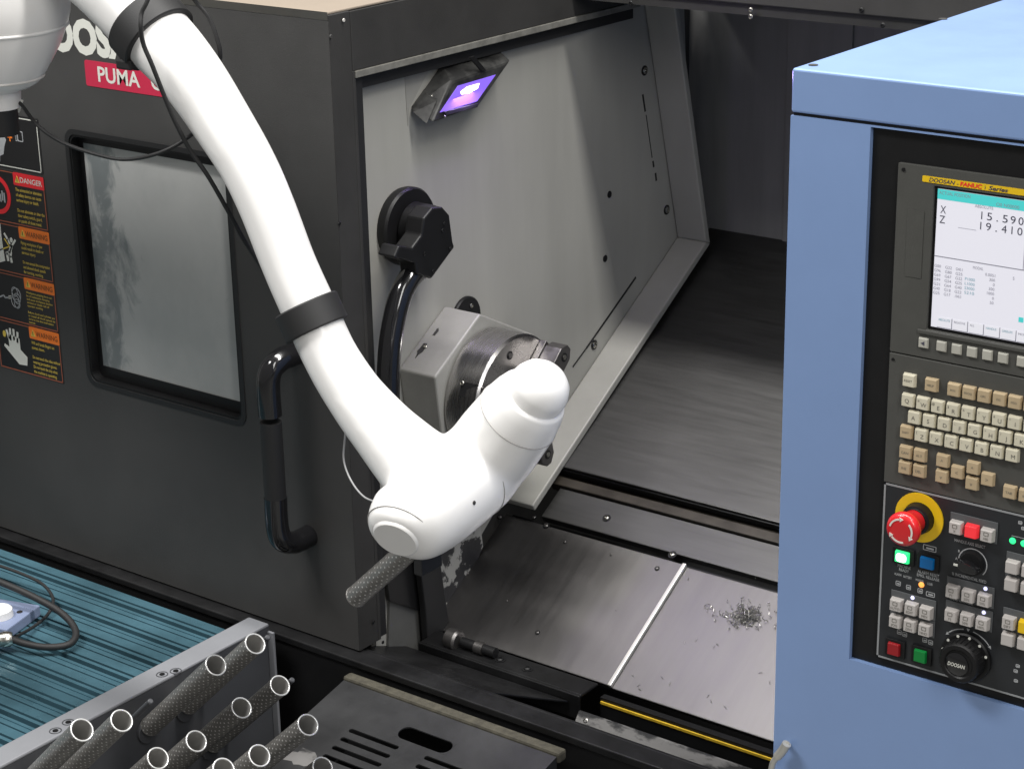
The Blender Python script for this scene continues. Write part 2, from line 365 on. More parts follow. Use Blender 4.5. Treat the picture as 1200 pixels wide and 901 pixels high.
# chuck: body with three stepped jaws
CC = V((XH, .283, 1.164)); CR = .108; CX = XH + .066
ch = MB().lathe(CC, (1, 0, 0), [(.0005, CR - .006), (.003, CR - .005), (.0032, CR), (.062, CR), (.066, CR - .004), (.066, .034), (.05, .033), (.05, .0)], 72).build('chuck', 'chrome', lathe, smooth=True)
tag(ch, 'bright turned steel three jaw chuck')
J1 = px(CX + .03, 652, 418); J2 = px(CX + .03, 634, 533)
a1 = math.atan2(J1.z - CC.z, J1.y - CC.y)
for k in range(3):
    a = a1 + k * 2 * math.pi / 3; e = V((0, math.cos(a), math.sin(a))); t = V((0, -math.sin(a), math.cos(a))); c = V((CX, CC.y, CC.z)); X_ = V((1, 0, 0))
    def P(r, s_, x): return c + e * r + t * s_ + X_ * x
    MB().prism([P(.030, -.020, .0005), P(.030, .020, .0005), P(.105, .020, .0005), P(.105, -.020, .0005)], X_ * .012).build('jaw', 'jaw', ch, bevel=.001)
    pr = [P(.050, -.017, .0125), P(.042, 0, .0125), P(.050, .017, .0125), P(.098, .017, .0125), P(.112, .006, .0125), P(.112, -.006, .0125), P(.098, -.017, .0125)]
    MB().prism(pr, X_ * .032).build('jaw', 'jaw', ch, bevel=.0015)
    for r in (.065, .092):
        MB().cyl(P(r, 0, .0443), P(r, 0, .0452), .0075, 16).build('jaw_bolt_hole', 'black', ch)
        MB().cyl(P(r, 0, .0447), P(r, 0, .0462), .0045, 6).build('jaw_bolt', 'boltm', ch)
    # keyway on the rim and a face bolt between the jaws
    b_ = a + math.pi / 3; e2 = V((0, math.cos(b_), math.sin(b_)))
    p = c + e2 * .083; MB().cyl(p + X_ * .0002, p + X_ * .001, .007, 16).build('face_bolt_recess', 'black', ch); MB().cyl(p + X_ * .0005, p + X_ * .002, .0045, 6).build('face_bolt', 'jaw', ch)
kp = px(CX - .03, 546, 456); ka = math.atan2(kp.z - CC.z, kp.y - CC.y)
e = V((0, math.cos(ka), math.sin(ka))); t = V((0, -math.sin(ka), math.cos(ka))); q = V((CX - .03, CC.y, CC.z)) + e * (CR - .001)
MB().prism([q + t * .013 + V((-.006, 0, 0)), q + t * .013 + V((.004, 0, 0)), q + V((.006, 0, 0)), q - t * .011 + V((.026, 0, 0)), q - t * .011 + V((-.006, 0, 0))], e * .0018).build('rim_key_slot', 'blacksteel', ch)
bolt(q - t * .008 + e * .0025 + V((-.004, 0, 0)), e, .004, ch, dark=False)

# tool setting arm: wall flange, hub, cranked head, bent tube
ts = MB().lathe(px(XW, 471, 264), (1, 0, 0), [(0, .060), (.006, .062), (.016, .062), (.020, .059), (.020, .042)], 56).build('tool_setter', 'black', lathe, smooth=True)
tag(ts, 'black round flanged tool setter arm on the grey wall')
tc_ = px(XW, 471, 264)
MB().cyl(tc_ + V((.018, 0, 0)), tc_ + V((.055, .004, -.002)), .040, 40, ch=.003).build('hub', 'black', ts, smooth=True)
XT = XW + .085
hd = [px(XT, x, y) for x, y in ((494, 276), (497, 256), (507, 244), (519, 243), (527, 252), (531, 283), (533, 290), (506, 327), (489, 322), (487, 309), (462, 302), (468, 288), (483, 291))]
MB().prism(hd, (-.034, 0, 0)).build('cranked_head', 'black', ts, bevel=.003)
for x, y in ((518, 270), (497, 297), (520, 262), (527, 291), (507, 318)):
    bolt(px(XT, x, y), (1, 0, 0), .0028, ts, dark=False, m='blacksteel')
tp = [px(.035, *p) for p in ((490, 316), (480, 326), (468, 350), (460, 385), (456, 420), (455, 460), (457, 510))]
MB().tube(tp, [.018, .018, .018, .018, .018, .018, .018], 20).build('arm_tube', 'gloss', ts, smooth=True)

# work lamp
XL = XW + .042
bk = [px(XW + .0005, x, y) for x, y in ((480, 127), (517, 75), (584, 57), (552, 112), (497, 146))]
fr = [px(XL, x, y) for x, y in ((507, 145), (529, 96), (599, 71), (561, 125))]
bk4 = [bk[0], bk[1], bk[2], px(XW + .0005, 548, 118)]
wl = MB().loft(bk4, fr).build('work_lamp', 'lampbody', lathe, bevel=.004)
tag(wl, 'black box work lamp with glowing violet lens')
MB().loft([px(XW + .0005, 482, 125), px(XW + .0005, 497, 104), px(XW + .03, 515, 112), px(XW + .03, 497, 142)], [px(XW + .012, 484, 132), px(XW + .012, 499, 110), px(XW + .036, 511, 120), px(XW + .036, 500, 146)]).build('lamp_end_cap', 'lampbody', wl, bevel=.003)
lq = [px(XL + .0012, x, y) for x, y in ((516, 132), (537, 101), (581, 88), (559, 119))]
MB().prism(lq, (-.001, 0, 0)).build('lens', 'lens', wl)
lq2 = [px(XL + .0022, x, y) for x, y in ((540, 108), (548, 102), (562, 98), (560, 104), (549, 110), (541, 111))]
MB().prism(lq2, (-.0008, 0, 0)).build('led_array', 'led', wl)
bar = [px(XL + .003, x, y) for x, y in ((520, 131), (561, 121), (560, 126), (523, 136))]
MB().prism(bar, (-.003, 0, 0)).build('lens_retainer', 'lampbody', wl, bevel=.001)
MB().prism([px(XW + .0448, x, y) for x, y in ((551, 68), (556, 66), (570, 83), (565, 84))], (-.0035, 0, 0)).build('lamp_strap', 'black', wl)
bolt(px(XW + .038, 506, 113), (1, 0, .3), .002, wl, dark=False); bolt(px(XL + .003, 521, 137), (1, 0, 0), .0022, wl, dark=False)
MB().prism([px(XW + .0008, x, y) for x, y in ((474, 86), (505, 78), (480, 127), (478, 148))], (-.0004, 0, 0)).build('lamp_backing_plate', 'gray2', lathe)
lampL = bpy.data.lights.new('work_lamp_light', 'AREA'); lampL.size = .05; lampL.energy = .5; lampL.color = (.5, .35, 1)
lo = bpy.data.objects.new('work_lamp_light', lampL); COL.objects.link(lo); lo.location = px(XL + .01, 548, 108); lo.rotation_euler = V((.6, .05, -.8)).to_track_quat('-Z', 'Y').to_euler()

# sloping bed covers
XR = .852
def slab(name, y0, y1, x0, x1, off, th, m, bevel=.0015):
    a, b, c, d = bed(y0, x0, off), bed(y0, x1, off), bed(y1, x1, off), bed(y1, x0, off)
    return MB().prism([a, b, c, d], SN * -th).build(name, m, lathe, bevel=bevel)
XS = .337                                    # telescopic joint of the lower cover
slab('lower_cover', .20, .420, XW + .001, XS, -.020, .012, 'steel')
slab('lower_cover', .20, .420, XS, XR, -.026, .010, 'steel')
slab('wiper_strip', .200, .421, XS - .003, XS + .0035, -.0185, .007, 'strip', .001)
slab('cover_gap', .421, .431, XW + .001, XR, -.036, .01, 'black', 0)
slab('middle_cover', .432, .490, XW + .067, XR, -.018, .014, 'steelx')
slab('ledge', .491, .507, XW + .045, XR, -.012, .02, 'brown')
slab('ledge', .508, .520, XW + .045, XR, -.022, .02, 'brown')
slab('ledge', .513, .521, XW + .045, XR, -.002, .012, 'blacksteel')
slab('upper_cover', .515, 1.045, XW + .03, XR, .004, .005, 'steelx')
for x, y in ((711, 607), (788, 650)):
    d = ray(x, y); t = (SN.dot(B0 - V(CP)) - .018) / SN.dot(V(d)); bolt(V(CP) + V(d) * t, SN, .0048, lathe)
for x, y, r in ((640, 562 + 54, .005), (662, 635, .003), (716, 650, .003), (770, 666, .0035), (630, 741, .0035), (722, 715, .0015), (594, 704, .002), (586, 606, .004), (626, 606, .004), (548, 672, .003)):
    d = ray(x, y); t = (SN.dot(B0 - V(CP)) - .0198) / SN.dot(V(d)); p = V(CP) + V(d) * t
    bolt(p, SN, r * .8, lathe, m='jaw', dark=r > .0032)
MB().box((XW - .02, 1.045, .9), (XR, 1.06, 1.9)).build('rear_panel', 'backsteel', lathe)
for x in (.16, .33, .52):
    MB().box((x, 1.040, 1.2), (x + .13, 1.0452, 1.75)).build('rear_panel_sheet', 'backsteel', lathe, bevel=.001)
# fixed roof of the work area and its front beam
z1 = py(.60, 735, 0).z; z2 = py(.60, 1030, 38).z
MB().box((-.028, .60, (z1 + z2) / 2), (1.3, 1.06, 1.86)).build('fixed_roof', 'charcoal2', lathe)
MB().box((-.027, .592, (z1 + z2) / 2 + .018), (1.3, .5995, 1.85)).build('roof_beam', 'charcoal2', lathe, bevel=.002)
for x, y in ((880, 12), (880, 20), (1035, 30), (740, 4), (1010, 12)): bolt(py(.592, x, y), (0, -1, 0), .004, lathe, m='blacksteel' if x != 880 else 'boltm', dark=False)
# front of the trough, rail and lower front panel
MB().box((XS, .186, .708), (XR, .1985, bed(.2, 0, -.027).z - .004)).build('trough_wall', 'black', lathe)
ye = bed(.198, 0, -.026)
MB().box((XS + .002, .1830, ye.z - .0135), (XR, .1858, ye.z - .0095)).build('yellow_wiper_edge', 'yellowstrip', lathe)
MB().box((.31, .10, .60), (XR, .185, .708)).build('trough_floor', 'blacksteel', lathe)
MB().prism([(.335, .13, .742), (XR, .13, .742), (XR, .10, .700), (.335, .10, .700)], (0, .004, .0)).build('splash_plate', 'peeled2', lathe)
bolt((.352, .126, .732), (0, -.8, .5), .0045, lathe)
# clamp angle with its bolts and the flat shelf in front of it
ya = .150
MB().box((XW + .03, .150, .752), (.325, .198, .758)).build('clamp_angle', 'blacksteel', lathe, bevel=.002)
MB().box((XW + .03, .145, .716), (.325, .1505, .7575)).build('clamp_angle_face', 'blacksteel', lathe, bevel=.0015)
for x in (.06, .10, .15, .205): bolt((x, .172, .758), (0, 0, 1), .006, lathe, m='blacksteel')
pv_ = py(.172, 533, 757); pv_.z = max(pv_.z, .768)
MB().lathe(pv_, (1, 0, 0), [(-.012, .017), (.006, .018), (.010, .015)], 28).build('pivot_nut', 'jaw', lathe, smooth=True)
MB().cyl(pv_ + V((.016, 0, 0)), pv_ + V((.085, 0, 0)), .0085, 24).build('pivot_shaft', 'blacksteel', lathe, smooth=True)
MB().cyl(pv_ + V((.045, 0, 0)), pv_ + V((.062, 0, 0)), .0105, 24).build('pivot_collar', 'jaw', lathe, smooth=True)
MB().prism([(XW, .03, .790), (.24, .03, .790), (.305, .143, .745), (XW, .143, .745)], (0, 0, -.004)).build('shelf_plate', 'blacksteel', lathe, bevel=.001)
MB().box((-2.2, -.022, .40), (XR - .002, -.001, .788)).build('front_panel', 'black', lathe)
MB().box((-2.2, -.026, .788), (XR - .002, .012, .800)).build('door_rail', 'blacksteel', lathe, bevel=.002)
MB().box((-2.2, .014, .786), (XR - .002, .022, .797)).build('door_rail', 'blacksteel', lathe, bevel=.002)
MB().box((-2.2, -.005, 0), (XR - .01, 1.05, .40)).build('machine_base', 'charcoal2', lathe)
MB().box((-2.2, .10, .40), (-.05, 1.06, 1.70)).build('headstock_guard', 'charcoal2', lathe)
MB().box((-.045, .2, .40), (XR, 1.05, .58)).build('chip_pan', 'black', lathe)

# loose swarf on the lower cover
random.seed(11); mb = MB()
cx_, cy_ = None, None
def bedpix(x, y, off):
    d = ray(x, y); t = (SN.dot(B0 - V(CP)) + off) / SN.dot(V(d)); return V(CP) + V(d) * t
for k in range(240):
    r = abs(random.gauss(0, 1)); a = random.uniform(0, 6.28)
    p = bedpix(875 + math.cos(a) * r * 15, 722 + math.sin(a) * r * 8, -.0255) + SN * random.uniform(0, .007) * max(0, 1.3 - r)
    pts = []; th = random.uniform(0, 6.28); R_ = random.uniform(.0012, .004); dz = random.uniform(.0004, .0015)
    u = V((math.cos(th), math.sin(th) * SD.y, math.sin(th) * SD.z)); v_ = SN * random.uniform(.2, 1) + SD * random.uniform(-1, 1)
    for j in range(5):
        b = th + j * 1.1; pts.append(p + u * math.cos(b) * R_ + v_.normalized() * math.sin(b) * R_ + SN * (R_ * .6 + j * dz))
    mb.tube(pts, .0005, 4, 1)
for k in range(28):
    p = bedpix(random.uniform(730, 905), random.uniform(660, 830), -.0255)
    if p.x > .84 or p.y < .21 or p.y > .415: continue
    a = random.uniform(0, 6.28); u = V((math.cos(a), math.sin(a) * SD.y, math.sin(a) * SD.z))
    mb.tube([p, p + u * .003 + SN * .0015, p + u * .006], .0004, 4, 2)
for x, y in ((830, 712), (833, 716), (890, 678), (900, 678), (912, 735)):
    p = bedpix(x, y, -.0255) + SN * .003
    mb.tube([p + V((math.cos(a), math.sin(a) * SD.y, math.sin(a) * SD.z)) * .006 + SN * .001 * math.sin(a * 2) for a in [.5 * i for i in range(9)]], .0005, 4, 2)
ch_ = mb.build('metal_swarf', 'chips', fix=False); tag(ch_, 'small heap of curly steel swarf on the lower bed cover', 'swarf', kind='stuff')

# ============================================================ sliding door (pushed open to the left)
door = thing('sliding_door', 'charcoal sliding machine door with fogged window, handle and warning stickers', 'door', (-.6, 0, .80))
WX0, WX1, WZ0, WZ1 = -.591, -.217, 1.136, 1.580
DT = 1.811; DL = -2.0
MB().frame(rrect(DL, 0, .803, DT, .0015, 0), rrect(WX0 + .008, WX1 - .008, WZ0 + .008, WZ1 - .008, .017, 0), (0, .045, 0)).build('front_panel', 'charcoal', door)
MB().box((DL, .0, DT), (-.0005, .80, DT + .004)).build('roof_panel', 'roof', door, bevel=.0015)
MB().box((DL, -.0005, DT - .008), (-.0005, .0, DT + .0038)).build('roof_edge', 'boltm', door)
# return flange of the door edge: up the front and back along the roof
YF = .052; ZF = px(0, 415, 83).z
MB().box((-.004, .0455, .803), (.002, YF, ZF)).box((-.004, .046, ZF), (.002, .80, DT - .001)).build('edge_flange', 'charcoal2', door, bevel=.001)
MB().box((-.003, .0005, .803), (.001, .0455, DT - .0015)).build('edge_face', 'charcoal2', door)
MB().box((-.026, YF - .002, ZF - .011), (.004, .80, ZF - .0005)).build('seal_channel', mat('worn_aluminium_edge', (.20, .195, .175), .5, metal=.3, var=.3, vscale=40), door, bevel=.001)
MB().box((-.028, YF + .004, ZF - .032), (-.012, .80, ZF - .0115)).build('wiper_seal', 'rubber', door)
MB().box((-.028, YF, .803), (-.004, YF + .02, ZF - .012)).build('wiper_seal', 'rubber', door)
bolt(px(.002, 402, 24), (1, 0, 0), .0028, door, dark=False, m='strip'); bolt(px(.002, 387, 43), (1, 0, 0), .003, door, dark=False, m='charcoal')
for x, y in ((397, 262), (414, 690), (437, 728), (448, 752)): bolt(px(.002, x, y), (1, 0, 0), .003, door, dark=False, m='blacksteel')
# window
win = MB().frame(rrect(WX0, WX1, WZ0, WZ1, .022, -.0016), rrect(WX0 + .0085, WX1 - .0085, WZ0 + .0085, WZ1 - .0085, .017, -.0016), (0, .0018, 0)).build('window', 'rubber', door, smooth=True)
MB().frame(rrect(WX0 + .006, WX1 - .006, WZ0 + .006, WZ1 - .006, .018, .0003), rrect(WX0 + .0125, WX1 - .0125, WZ0 + .0125, WZ1 - .0125, .014, .0003), (0, .046, 0)).build('window_reveal', 'black', win)
MB().prism(rrect(WX0 + .0125, WX1 - .0125, WZ0 + .0125, WZ1 - .0125, .014, .018), (0, .006, 0)).build('pane', 'pane', win)
MB().box((WX0 + .013, .0162, WZ0 + .013), (WX1 - .013, .0178, WZ0 + .033)).build('window_edge_print', 'black', win)
MB().box((WX0 + .013, .0162, WZ1 - .026), (WX1 - .013, .0178, WZ1 - .013)).build('window_edge_print', 'black', win)
MB().box((WX0 + .013, .0163, WZ0 + .033), (WX0 + .022, .0178, WZ1 - .026)).build('window_edge_print', 'black', win)
# handle
HX, HY = -.103, -.062
hz0, hz1 = .985, 1.285
hd_ = MB().tube([(HX, HY, 1.19), (HX, HY, .5 * (hz0 + hz1)), (HX, HY, hz0 + .04)], .0172, 24).build('handle', 'rubber', door, smooth=True)
tag(hd_, 'black bow handle with matte grip')
def elbow(sgn, zc):
    p = [(HX, HY, zc - sgn * .085), (HX, HY, zc - sgn * .035), (HX + .003, HY + .006, zc - sgn * .011), (HX + .006, HY + .026, zc), (HX + .008, -.020, zc + sgn * .001), (HX + .008, 0, zc + sgn * .001)]
    MB().tube(p, .0182, 24).build('handle_elbow', 'gloss', hd_, smooth=True)
elbow(1, hz1); elbow(-1, hz0 - .005)
# brand and model lettering
bx = py(-.0005, 92, 43).x; bz = py(-.0005, 92, 61).z
text('DOOSAN', bx - .0485 * 2 - .020, -.0006, bz, .050, 'labelwhite', door, 'brand_lettering', width=.285, bold=.055)
a = py(-.0006, 100, 101); b = py(-.0006, 104, 71)
mp_ = MB().prism(rrect(a.x + .003, a.x + .215, a.z + .001, b.z, .004, -.0002), (0, -.0006, 0)).build('model_plate', 'plate_red', door)
t0 = py(-.001, 115, 91); text('PUMA', t0.x, -.0011, a.z + .011, .0235, 'labelwhite', mp_, 'model_lettering', width=.096, bold=.02)
text('GT', t0.x + .121, -.0011, a.z + .011, .0235, 'labelwhite', mp_, 'model_lettering', bold=.02)
# warning stickers
RX = py(0, 75, 449).x; LX = py(0, 1.5, 428).x
def zr(x, y): return py(0, x, y).z
zb = [zr(48, 143) + .004, zr(49, 207), zr(57, 271.6), zr(63.3, 332), zr(69, 390), zr(76, 450)]
def strip_rect(x0, x1, z0, z1, y, m, name, parent, th=.0003):
    return MB().box((x0, y, z0), (x1, y + th, z1)).build(name, m, parent)
st_y = -.0008
lab = MB().prism(rrect(LX, RX + .001, zb[1] + .003, zb[0], .003, -.0001), (0, -.0006, 0)).build('warning_label', 'labelblack', door); tag(lab, 'black instruction sticker with white outline and orange cross')
W_ = .0016
for q in ((LX + .003, RX - .003, zb[0] - .005, zb[0] - .005 + W_), (LX + .003, RX - .003, zb[1] + .006, zb[1] + .006 + W_), (RX - .0045, RX - .003, zb[1] + .006, zb[0] - .003), (LX + .003, LX + .0045, zb[1] + .006, zb[0] - .003)):
    strip_rect(*q, st_y - .0003, 'labelwhite', 'border_line', lab)
c = py(0, 12, 161)
for q in ((c.x - .006, c.x + .006, c.z - .0012, c.z + .0012), (c.x - .0012, c.x + .0012, c.z - .007, c.z + .007)): strip_rect(*q, st_y - .0003 - .0001 * (q[1] - q[0] < .005), 'labelorange', 'cross_mark', lab)
c = py(0, 23.5, 160)
MB().frame(rrect(c.x - .006, c.x + .008, c.z - .009, c.z + .009, .002, st_y - .0003), rrect(c.x - .0045, c.x + .0065, c.z - .0075, c.z + .0075, .0015, st_y - .0003), (0, .0003, 0)).build('device_outline', 'print_', lab)
MB().frame(rrect(c.x - .011, c.x - .0065, c.z - .009, c.z + .005, .001, st_y - .0003), rrect(c.x - .010, c.x - .0075, c.z - .008, c.z + .004, .0008, st_y - .0003), (0, .0003, 0)).build('device_outline', 'print_', lab)
pp = [py(st_y - .0003, x, y) for x, y in ((-8, 160), (5, 160), (7, 165), (5, 172), (4, 181), (0, 183), (0, 190), (-8, 190))]
MB().prism(pp, (0, .0003, 0)).build('machine_symbol', 'print_', lab)
texts = [
    ('DANGER', 'labelred', 'labelwhite', ['The unintended or alteration', 'of safety devices can cause', 'serious injury or death.', '', 'Do not eliminate or alter the', 'door safety switch, guard,', 'or panels of sheet metal.'], 'red headed danger sticker with prohibition circle'),
    ('WARNING', 'labelorange', 'labelink', ['Flying workpiece of jaw', 'could result in death or', 'serious injury.', '', 'Do not exceed the compression', 'and allowed chuck speeds', 'for turning, working.'], 'orange headed warning sticker with struck figure'),
    ('WARNING', 'labelorange', 'labelink', ['Workpiece gripping force can', 'be of inadequate clamping', 'and cause workpiece ejection', 'serious or death risk of', 'operator working.', '', 'Before chuck and cylinder use', 'or install of chuck speed, be', 'sure to see the instruction', 'manual.'], 'orange headed warning sticker with chuck drawing'),
    ('WARNING', 'labelorange', 'labelink', ['Will and break fingers on', 'contact doors.', '', 'Do not touch the sides without', 'wearing protective gloves.', 'Do not touch the chip when', 'the machine is operating.'], 'orange headed warning sticker with white hand symbol')]
for i, (hdr, hc_, tcol, lines, lb) in enumerate(texts):
    zt, z0 = zb[i + 1], zb[i + 2]
    L_ = MB().prism(rrect(LX, RX + .001, z0, zt - .0012, .002, -.0001), (0, -.0006, 0)).build('warning_label', 'labelblack', door); tag(L_, lb)
    for q in ((LX + .001, RX - .001, zt - .004, zt - .0025), (LX + .001, RX - .001, z0 + .0012, z0 + .0028), (RX - .0025, RX - .001, z0 + .001, zt - .004), (LX + .001, LX + .0025, z0 + .001, zt - .004)):
        strip_rect(*q, st_y - .0003, 'labelbrown', 'border_line', L_)
    hx0 = LX + (RX - LX) * .53; hh = (zt - z0) * .23
    MB().prism(rrect(hx0, RX - .0005, zt - .002 - hh, zt - .0015, .0025, st_y - .0004), (0, .0006, 0)).build('header', hc_, L_)
    tz = zt - .002 - hh / 2
    MB().prism([(hx0 + .004, st_y - .0006, tz - .006), (hx0 + .016, st_y - .0006, tz - .006), (hx0 + .010, st_y - .0006, tz + .0065)], (0, .0003, 0)).build('triangle', 'labelyellow', L_)
    MB().box((hx0 + .0094, st_y - .0009, tz - .004), (hx0 + .0106, st_y - .0007, tz + .003)).build('exclamation_mark', 'labelblack', L_)
    text(hdr, hx0 + .0175, st_y - .0007, tz - .0045, .009, tcol, L_, 'header_lettering', width=RX - hx0 - .022, bold=.012)
    lh = (zt - z0 - hh - .006) / (len(lines) + .4)
    for k, s_ in enumerate(lines):
        if s_: text(s_, hx0 + .003, st_y - .0004, zt - hh - .004 - lh * (k + .9), min(.0058, lh * .62), 'labelyellow', L_, 'text_line', width=(RX - hx0 - .009) * len(s_) / 29, bold=.01)
    def D(x, y): return py(st_y - .0005, x, y)
    def shape(pts, m, name): MB().prism([D(*p) for p in pts], (0, .0003, 0)).build(name, m, L_)
    def stroke(pts, wd, m, name):
        mb = MB()
        for a_, b_ in zip(pts[:-1], pts[1:]):
            A = D(*a_); B = D(*b_); d = (B - A).normalized(); n = V((-d.z, 0, d.x)) * wd / 2; mb.prism([A + n - d * wd * .3, B + n + d * wd * .3, B - n + d * wd * .3, A - n - d * wd * .3], (0, .0003, 0))
        mb.build(name, m, L_)
    if i == 0:
        c = D(-3, 228); n_ = 40
        MB().frame([c + V((.034 * math.cos(t), 0, .034 * math.sin(t))) for t in [2 * math.pi * k / n_ for k in range(n_)]], [c + V((.026 * math.cos(t), 0, .026 * math.sin(t))) for t in [2 * math.pi * k / n_ for k in range(n_)]], (0, .0003, 0)).build('prohibition_ring', 'labelred', L_)
        for k in range(5):
            MB().box((c.x - .004 + .005 * k, c.y, c.z - .012 + .003 * (k % 2)), (c.x - .001 + .005 * k, c.y + .0003, c.z + .008 - .003 * (k % 3))).build('guard_drawing', 'print_', L_)
    if i == 1:
        shape([(-6, 262), (0, 262), (2.5, 285), (6, 306), (-6, 309)], 'labelwhite', 'machine_drawing')
        stroke([(5, 274), (9, 281), (12, 287), (13.5, 290)], .004, 'labelwhite', 'figure_drawing'); stroke([(17.5, 282), (14, 288), (13, 292)], .004, 'labelwhite', 'figure_drawing')
        stroke([(13.2, 288), (11, 296), (8, 297), (9.5, 305)], .0055, 'labelwhite', 'figure_drawing'); stroke([(12.5, 293), (12.5, 301), (13.5, 307)], .005, 'labelwhite', 'figure_drawing')
        c = D(13, 281.5); MB().prism([c + V((.0035 * math.cos(t), 0, .0045 * math.sin(t))) for t in [k * .52 for k in range(12)]], (0, .0003, 0)).build('figure_drawing', 'labelwhite', L_)
        stroke([(-3, 294), (11, 289), (5, 280)], .0022, 'labelyellow', 'arrow_mark')
    if i == 2:
        for dx, dy, r in ((19, 346, .012), (20, 350, .009), (18, 353, .011), (20, 356, .008), (17, 342, .008)):
            c = D(dx, dy); MB().frame([c + V((r * math.cos(k * .2618), 0, r * 1.1 * math.sin(k * .2618))) for k in range(24)], [c + V(((r - .0012) * math.cos(k * .2618), 0, (r * 1.1 - .0012) * math.sin(k * .2618))) for k in range(24)], (0, .0003, 0)).build('chuck_drawing', 'print_', L_)
        stroke([(-3, 349), (4, 346), (6, 349), (14, 348)], .0025, 'print_', 'shaft_drawing'); shape([(10, 346.5), (13, 346.5), (13, 350), (10, 350)], 'labelwhite', 'chuck_drawing')
    if i == 3:
        shape([(9.5, 391), (22.5, 397), (24, 410), (32, 419), (32, 428.5), (23, 427), (14, 416), (5, 405), (5.5, 402.5), (11, 406.5)], 'labelwhite', 'hand_symbol')
        for q in ([(10.5, 396), (7.5, 387), ], [(12.5, 398), (11.5, 385.5)], [(16.5, 398), (15.5, 386.5)], [(20.5, 401), (20.3, 390)]): stroke(q, .0048, 'labelwhite', 'hand_symbol')
        c = D(5, 391); MB().prism([c + V((.0042 * math.cos(k * .4488), 0, .006 * math.sin(k * .4488))) for k in range(14)], (0, .0003, 0)).build('spark_symbol', 'labelyellow', L_)

# ============================================================ control cabinet
cab = thing('control_cabinet', 'light blue operator cabinet with screen, keyboard and machine buttons', 'control cabinet', (1.25, .05, 0))
CY = -.18; CX0 = .8547; CX1 = 1.75; CT = 1.8484; CSM = 1.7976
PX0 = .9543; PZ0 = 1.1462; PZ1 = 1.793
MB().box((CX0, CY, CSM + .001), (CX1, .56, CT)).build('top_cover', 'blue', cab, bevel=.003, seg=3)
MB().box((CX0 + .002, CY + .003, CSM - .004), (CX1 - .002, .555, CSM + .001)).build('cover_gap', 'black', cab)
mb = MB().box((CX0, CY, 0), (PX0, .56, CSM - .0025)).box((PX0, CY, 0), (CX1, .56, PZ0)).box((PX0, CY + .03, PZ0), (CX1, .56, CSM - .0025)).box((1.60, CY, PZ0), (CX1, CY + .03, CSM - .0025))
bm_ = bmesh.new()
mb.build('cabinet_body', 'blue', cab)
MB().box((PX0, CY, PZ1 + .0005), (1.60, CY + .03, CSM - .0025)).build('cabinet_lintel', 'blue', cab)
for x, y in ((953, 77), (1105, 23)):
    p = pz(CT, x, y); MB().cyl(p, p + V((0, 0, .001)), .0055, 16).build('top_screw', 'charcoal', cab)
for z in (.99, 1.06): pass
# recessed black surround, monitor bezel, keyboard panel, operator panel (each its own level)
YP = CY + .006
MB().box((PX0 + .0004, YP, PZ0 + .0004), (1.60, CY + .0298, PZ1)).build('panel_surround', 'black', cab, bevel=.001)
BX = .9886; BZ1 = 1.758; BZ0 = 1.5408; KZ0 = 1.3826; OZ0 = 1.1600
YB = YP - .005
SX0, SZ0, SZ1, SX1 = 1.0362, 1.5790, 1.7348, 1.2480
bez = MB().frame([V(p) for p in ((BX, YB, BZ0 + .0008), (1.40, YB, BZ0 + .0008), (1.40, YB, BZ1), (BX, YB, BZ1))], [V(p) for p in ((SX0 - .004, YB, SZ0 - .004), (SX1 + .004, YB, SZ0 - .004), (SX1 + .004, YB, SZ1 + .003), (SX0 - .004, YB, SZ1 + .003))], (0, .005, 0)).build('monitor_bezel', 'bezel', cab, bevel=.0015)
MB().box((SX0 - .0039, YB + .0035, SZ0 - .0039), (SX1 + .0039, YB + .0048, SZ1 + .0029)).build('screen_rebate', 'black', bez)
MB().box((BX + .014, YB - .0006, 1.632), (BX + .034, YB, 1.708)).build('bezel_card_door', 'bezel', bez)
MB().box((SX0 - .014, YB - .0025, SZ0 - .0095), (1.39, YB, SZ0 - .0045)).build('bezel_ledge', 'bezel', bez, bevel=.001)
MB().cyl((BX + .007, YB, 1.751), (BX + .007, YB - .001, 1.751), .0022, 12).build('bezel_screw', 'blacksteel', bez)
scr = MB().box((SX0, YB + .0020, SZ0), (SX1, YB + .0034, SZ1)).build('screen', 'screen', cab); tag(scr, 'lit white position display with cyan header bar')
ys = YB + .0018
def srect(x0, x1, z0, z1, m, name): return MB().box((x0, ys - .0001, z0), (x1, ys + .0001, z1)).build(name, m, scr)
srect(SX0, SX1, 1.7238, SZ1, 'cyan', 'header_bar')
yt = ys - .0002
text('ACTUAL POSITION', SX0 + .002, yt, 1.7292, .0036, 'ink2', scr, width=.036)
text('O0 N00000', 1.104, yt, 1.7253, .0036, 'ink2', scr, width=.026)
text('ABSOLUTE', 1.080, yt, 1.7205, .0032, 'ink2', scr, width=.021)
text('X', 1.0405, yt, 1.7085, .0085, 'ink', scr, width=.0065); text('Z', 1.0400, yt, 1.6975, .0085, 'ink', scr, width=.0065)
for k, c_ in enumerate('15.5906'): text(c_, 1.0885 + .0089 * k, yt, 1.7085 if 1 else 0, .0084, 'ink', scr, width=None if c_ == '1' else (.0018 if c_ == '.' else .0058), align='CENTER')
for k, c_ in enumerate('19.4100'): text(c_, 1.0880 + .0089 * k, yt, 1.6972, .0084, 'ink', scr, width=None if c_ == '1' else (.0018 if c_ == '.' else .0058), align='CENTER')
srect(1.062, 1.083, 1.6952, 1.6956, 'ink2', 'underline')
srect(SX0, SX1, 1.6594, 1.6604, 'ink2', 'divider_line'); srect(1.1385, 1.1392, 1.6604, 1.695, 'ink2', 'divider_line')
text('MODAL', 1.082, yt, 1.6523, .0032, 'ink2', scr, width=.012)
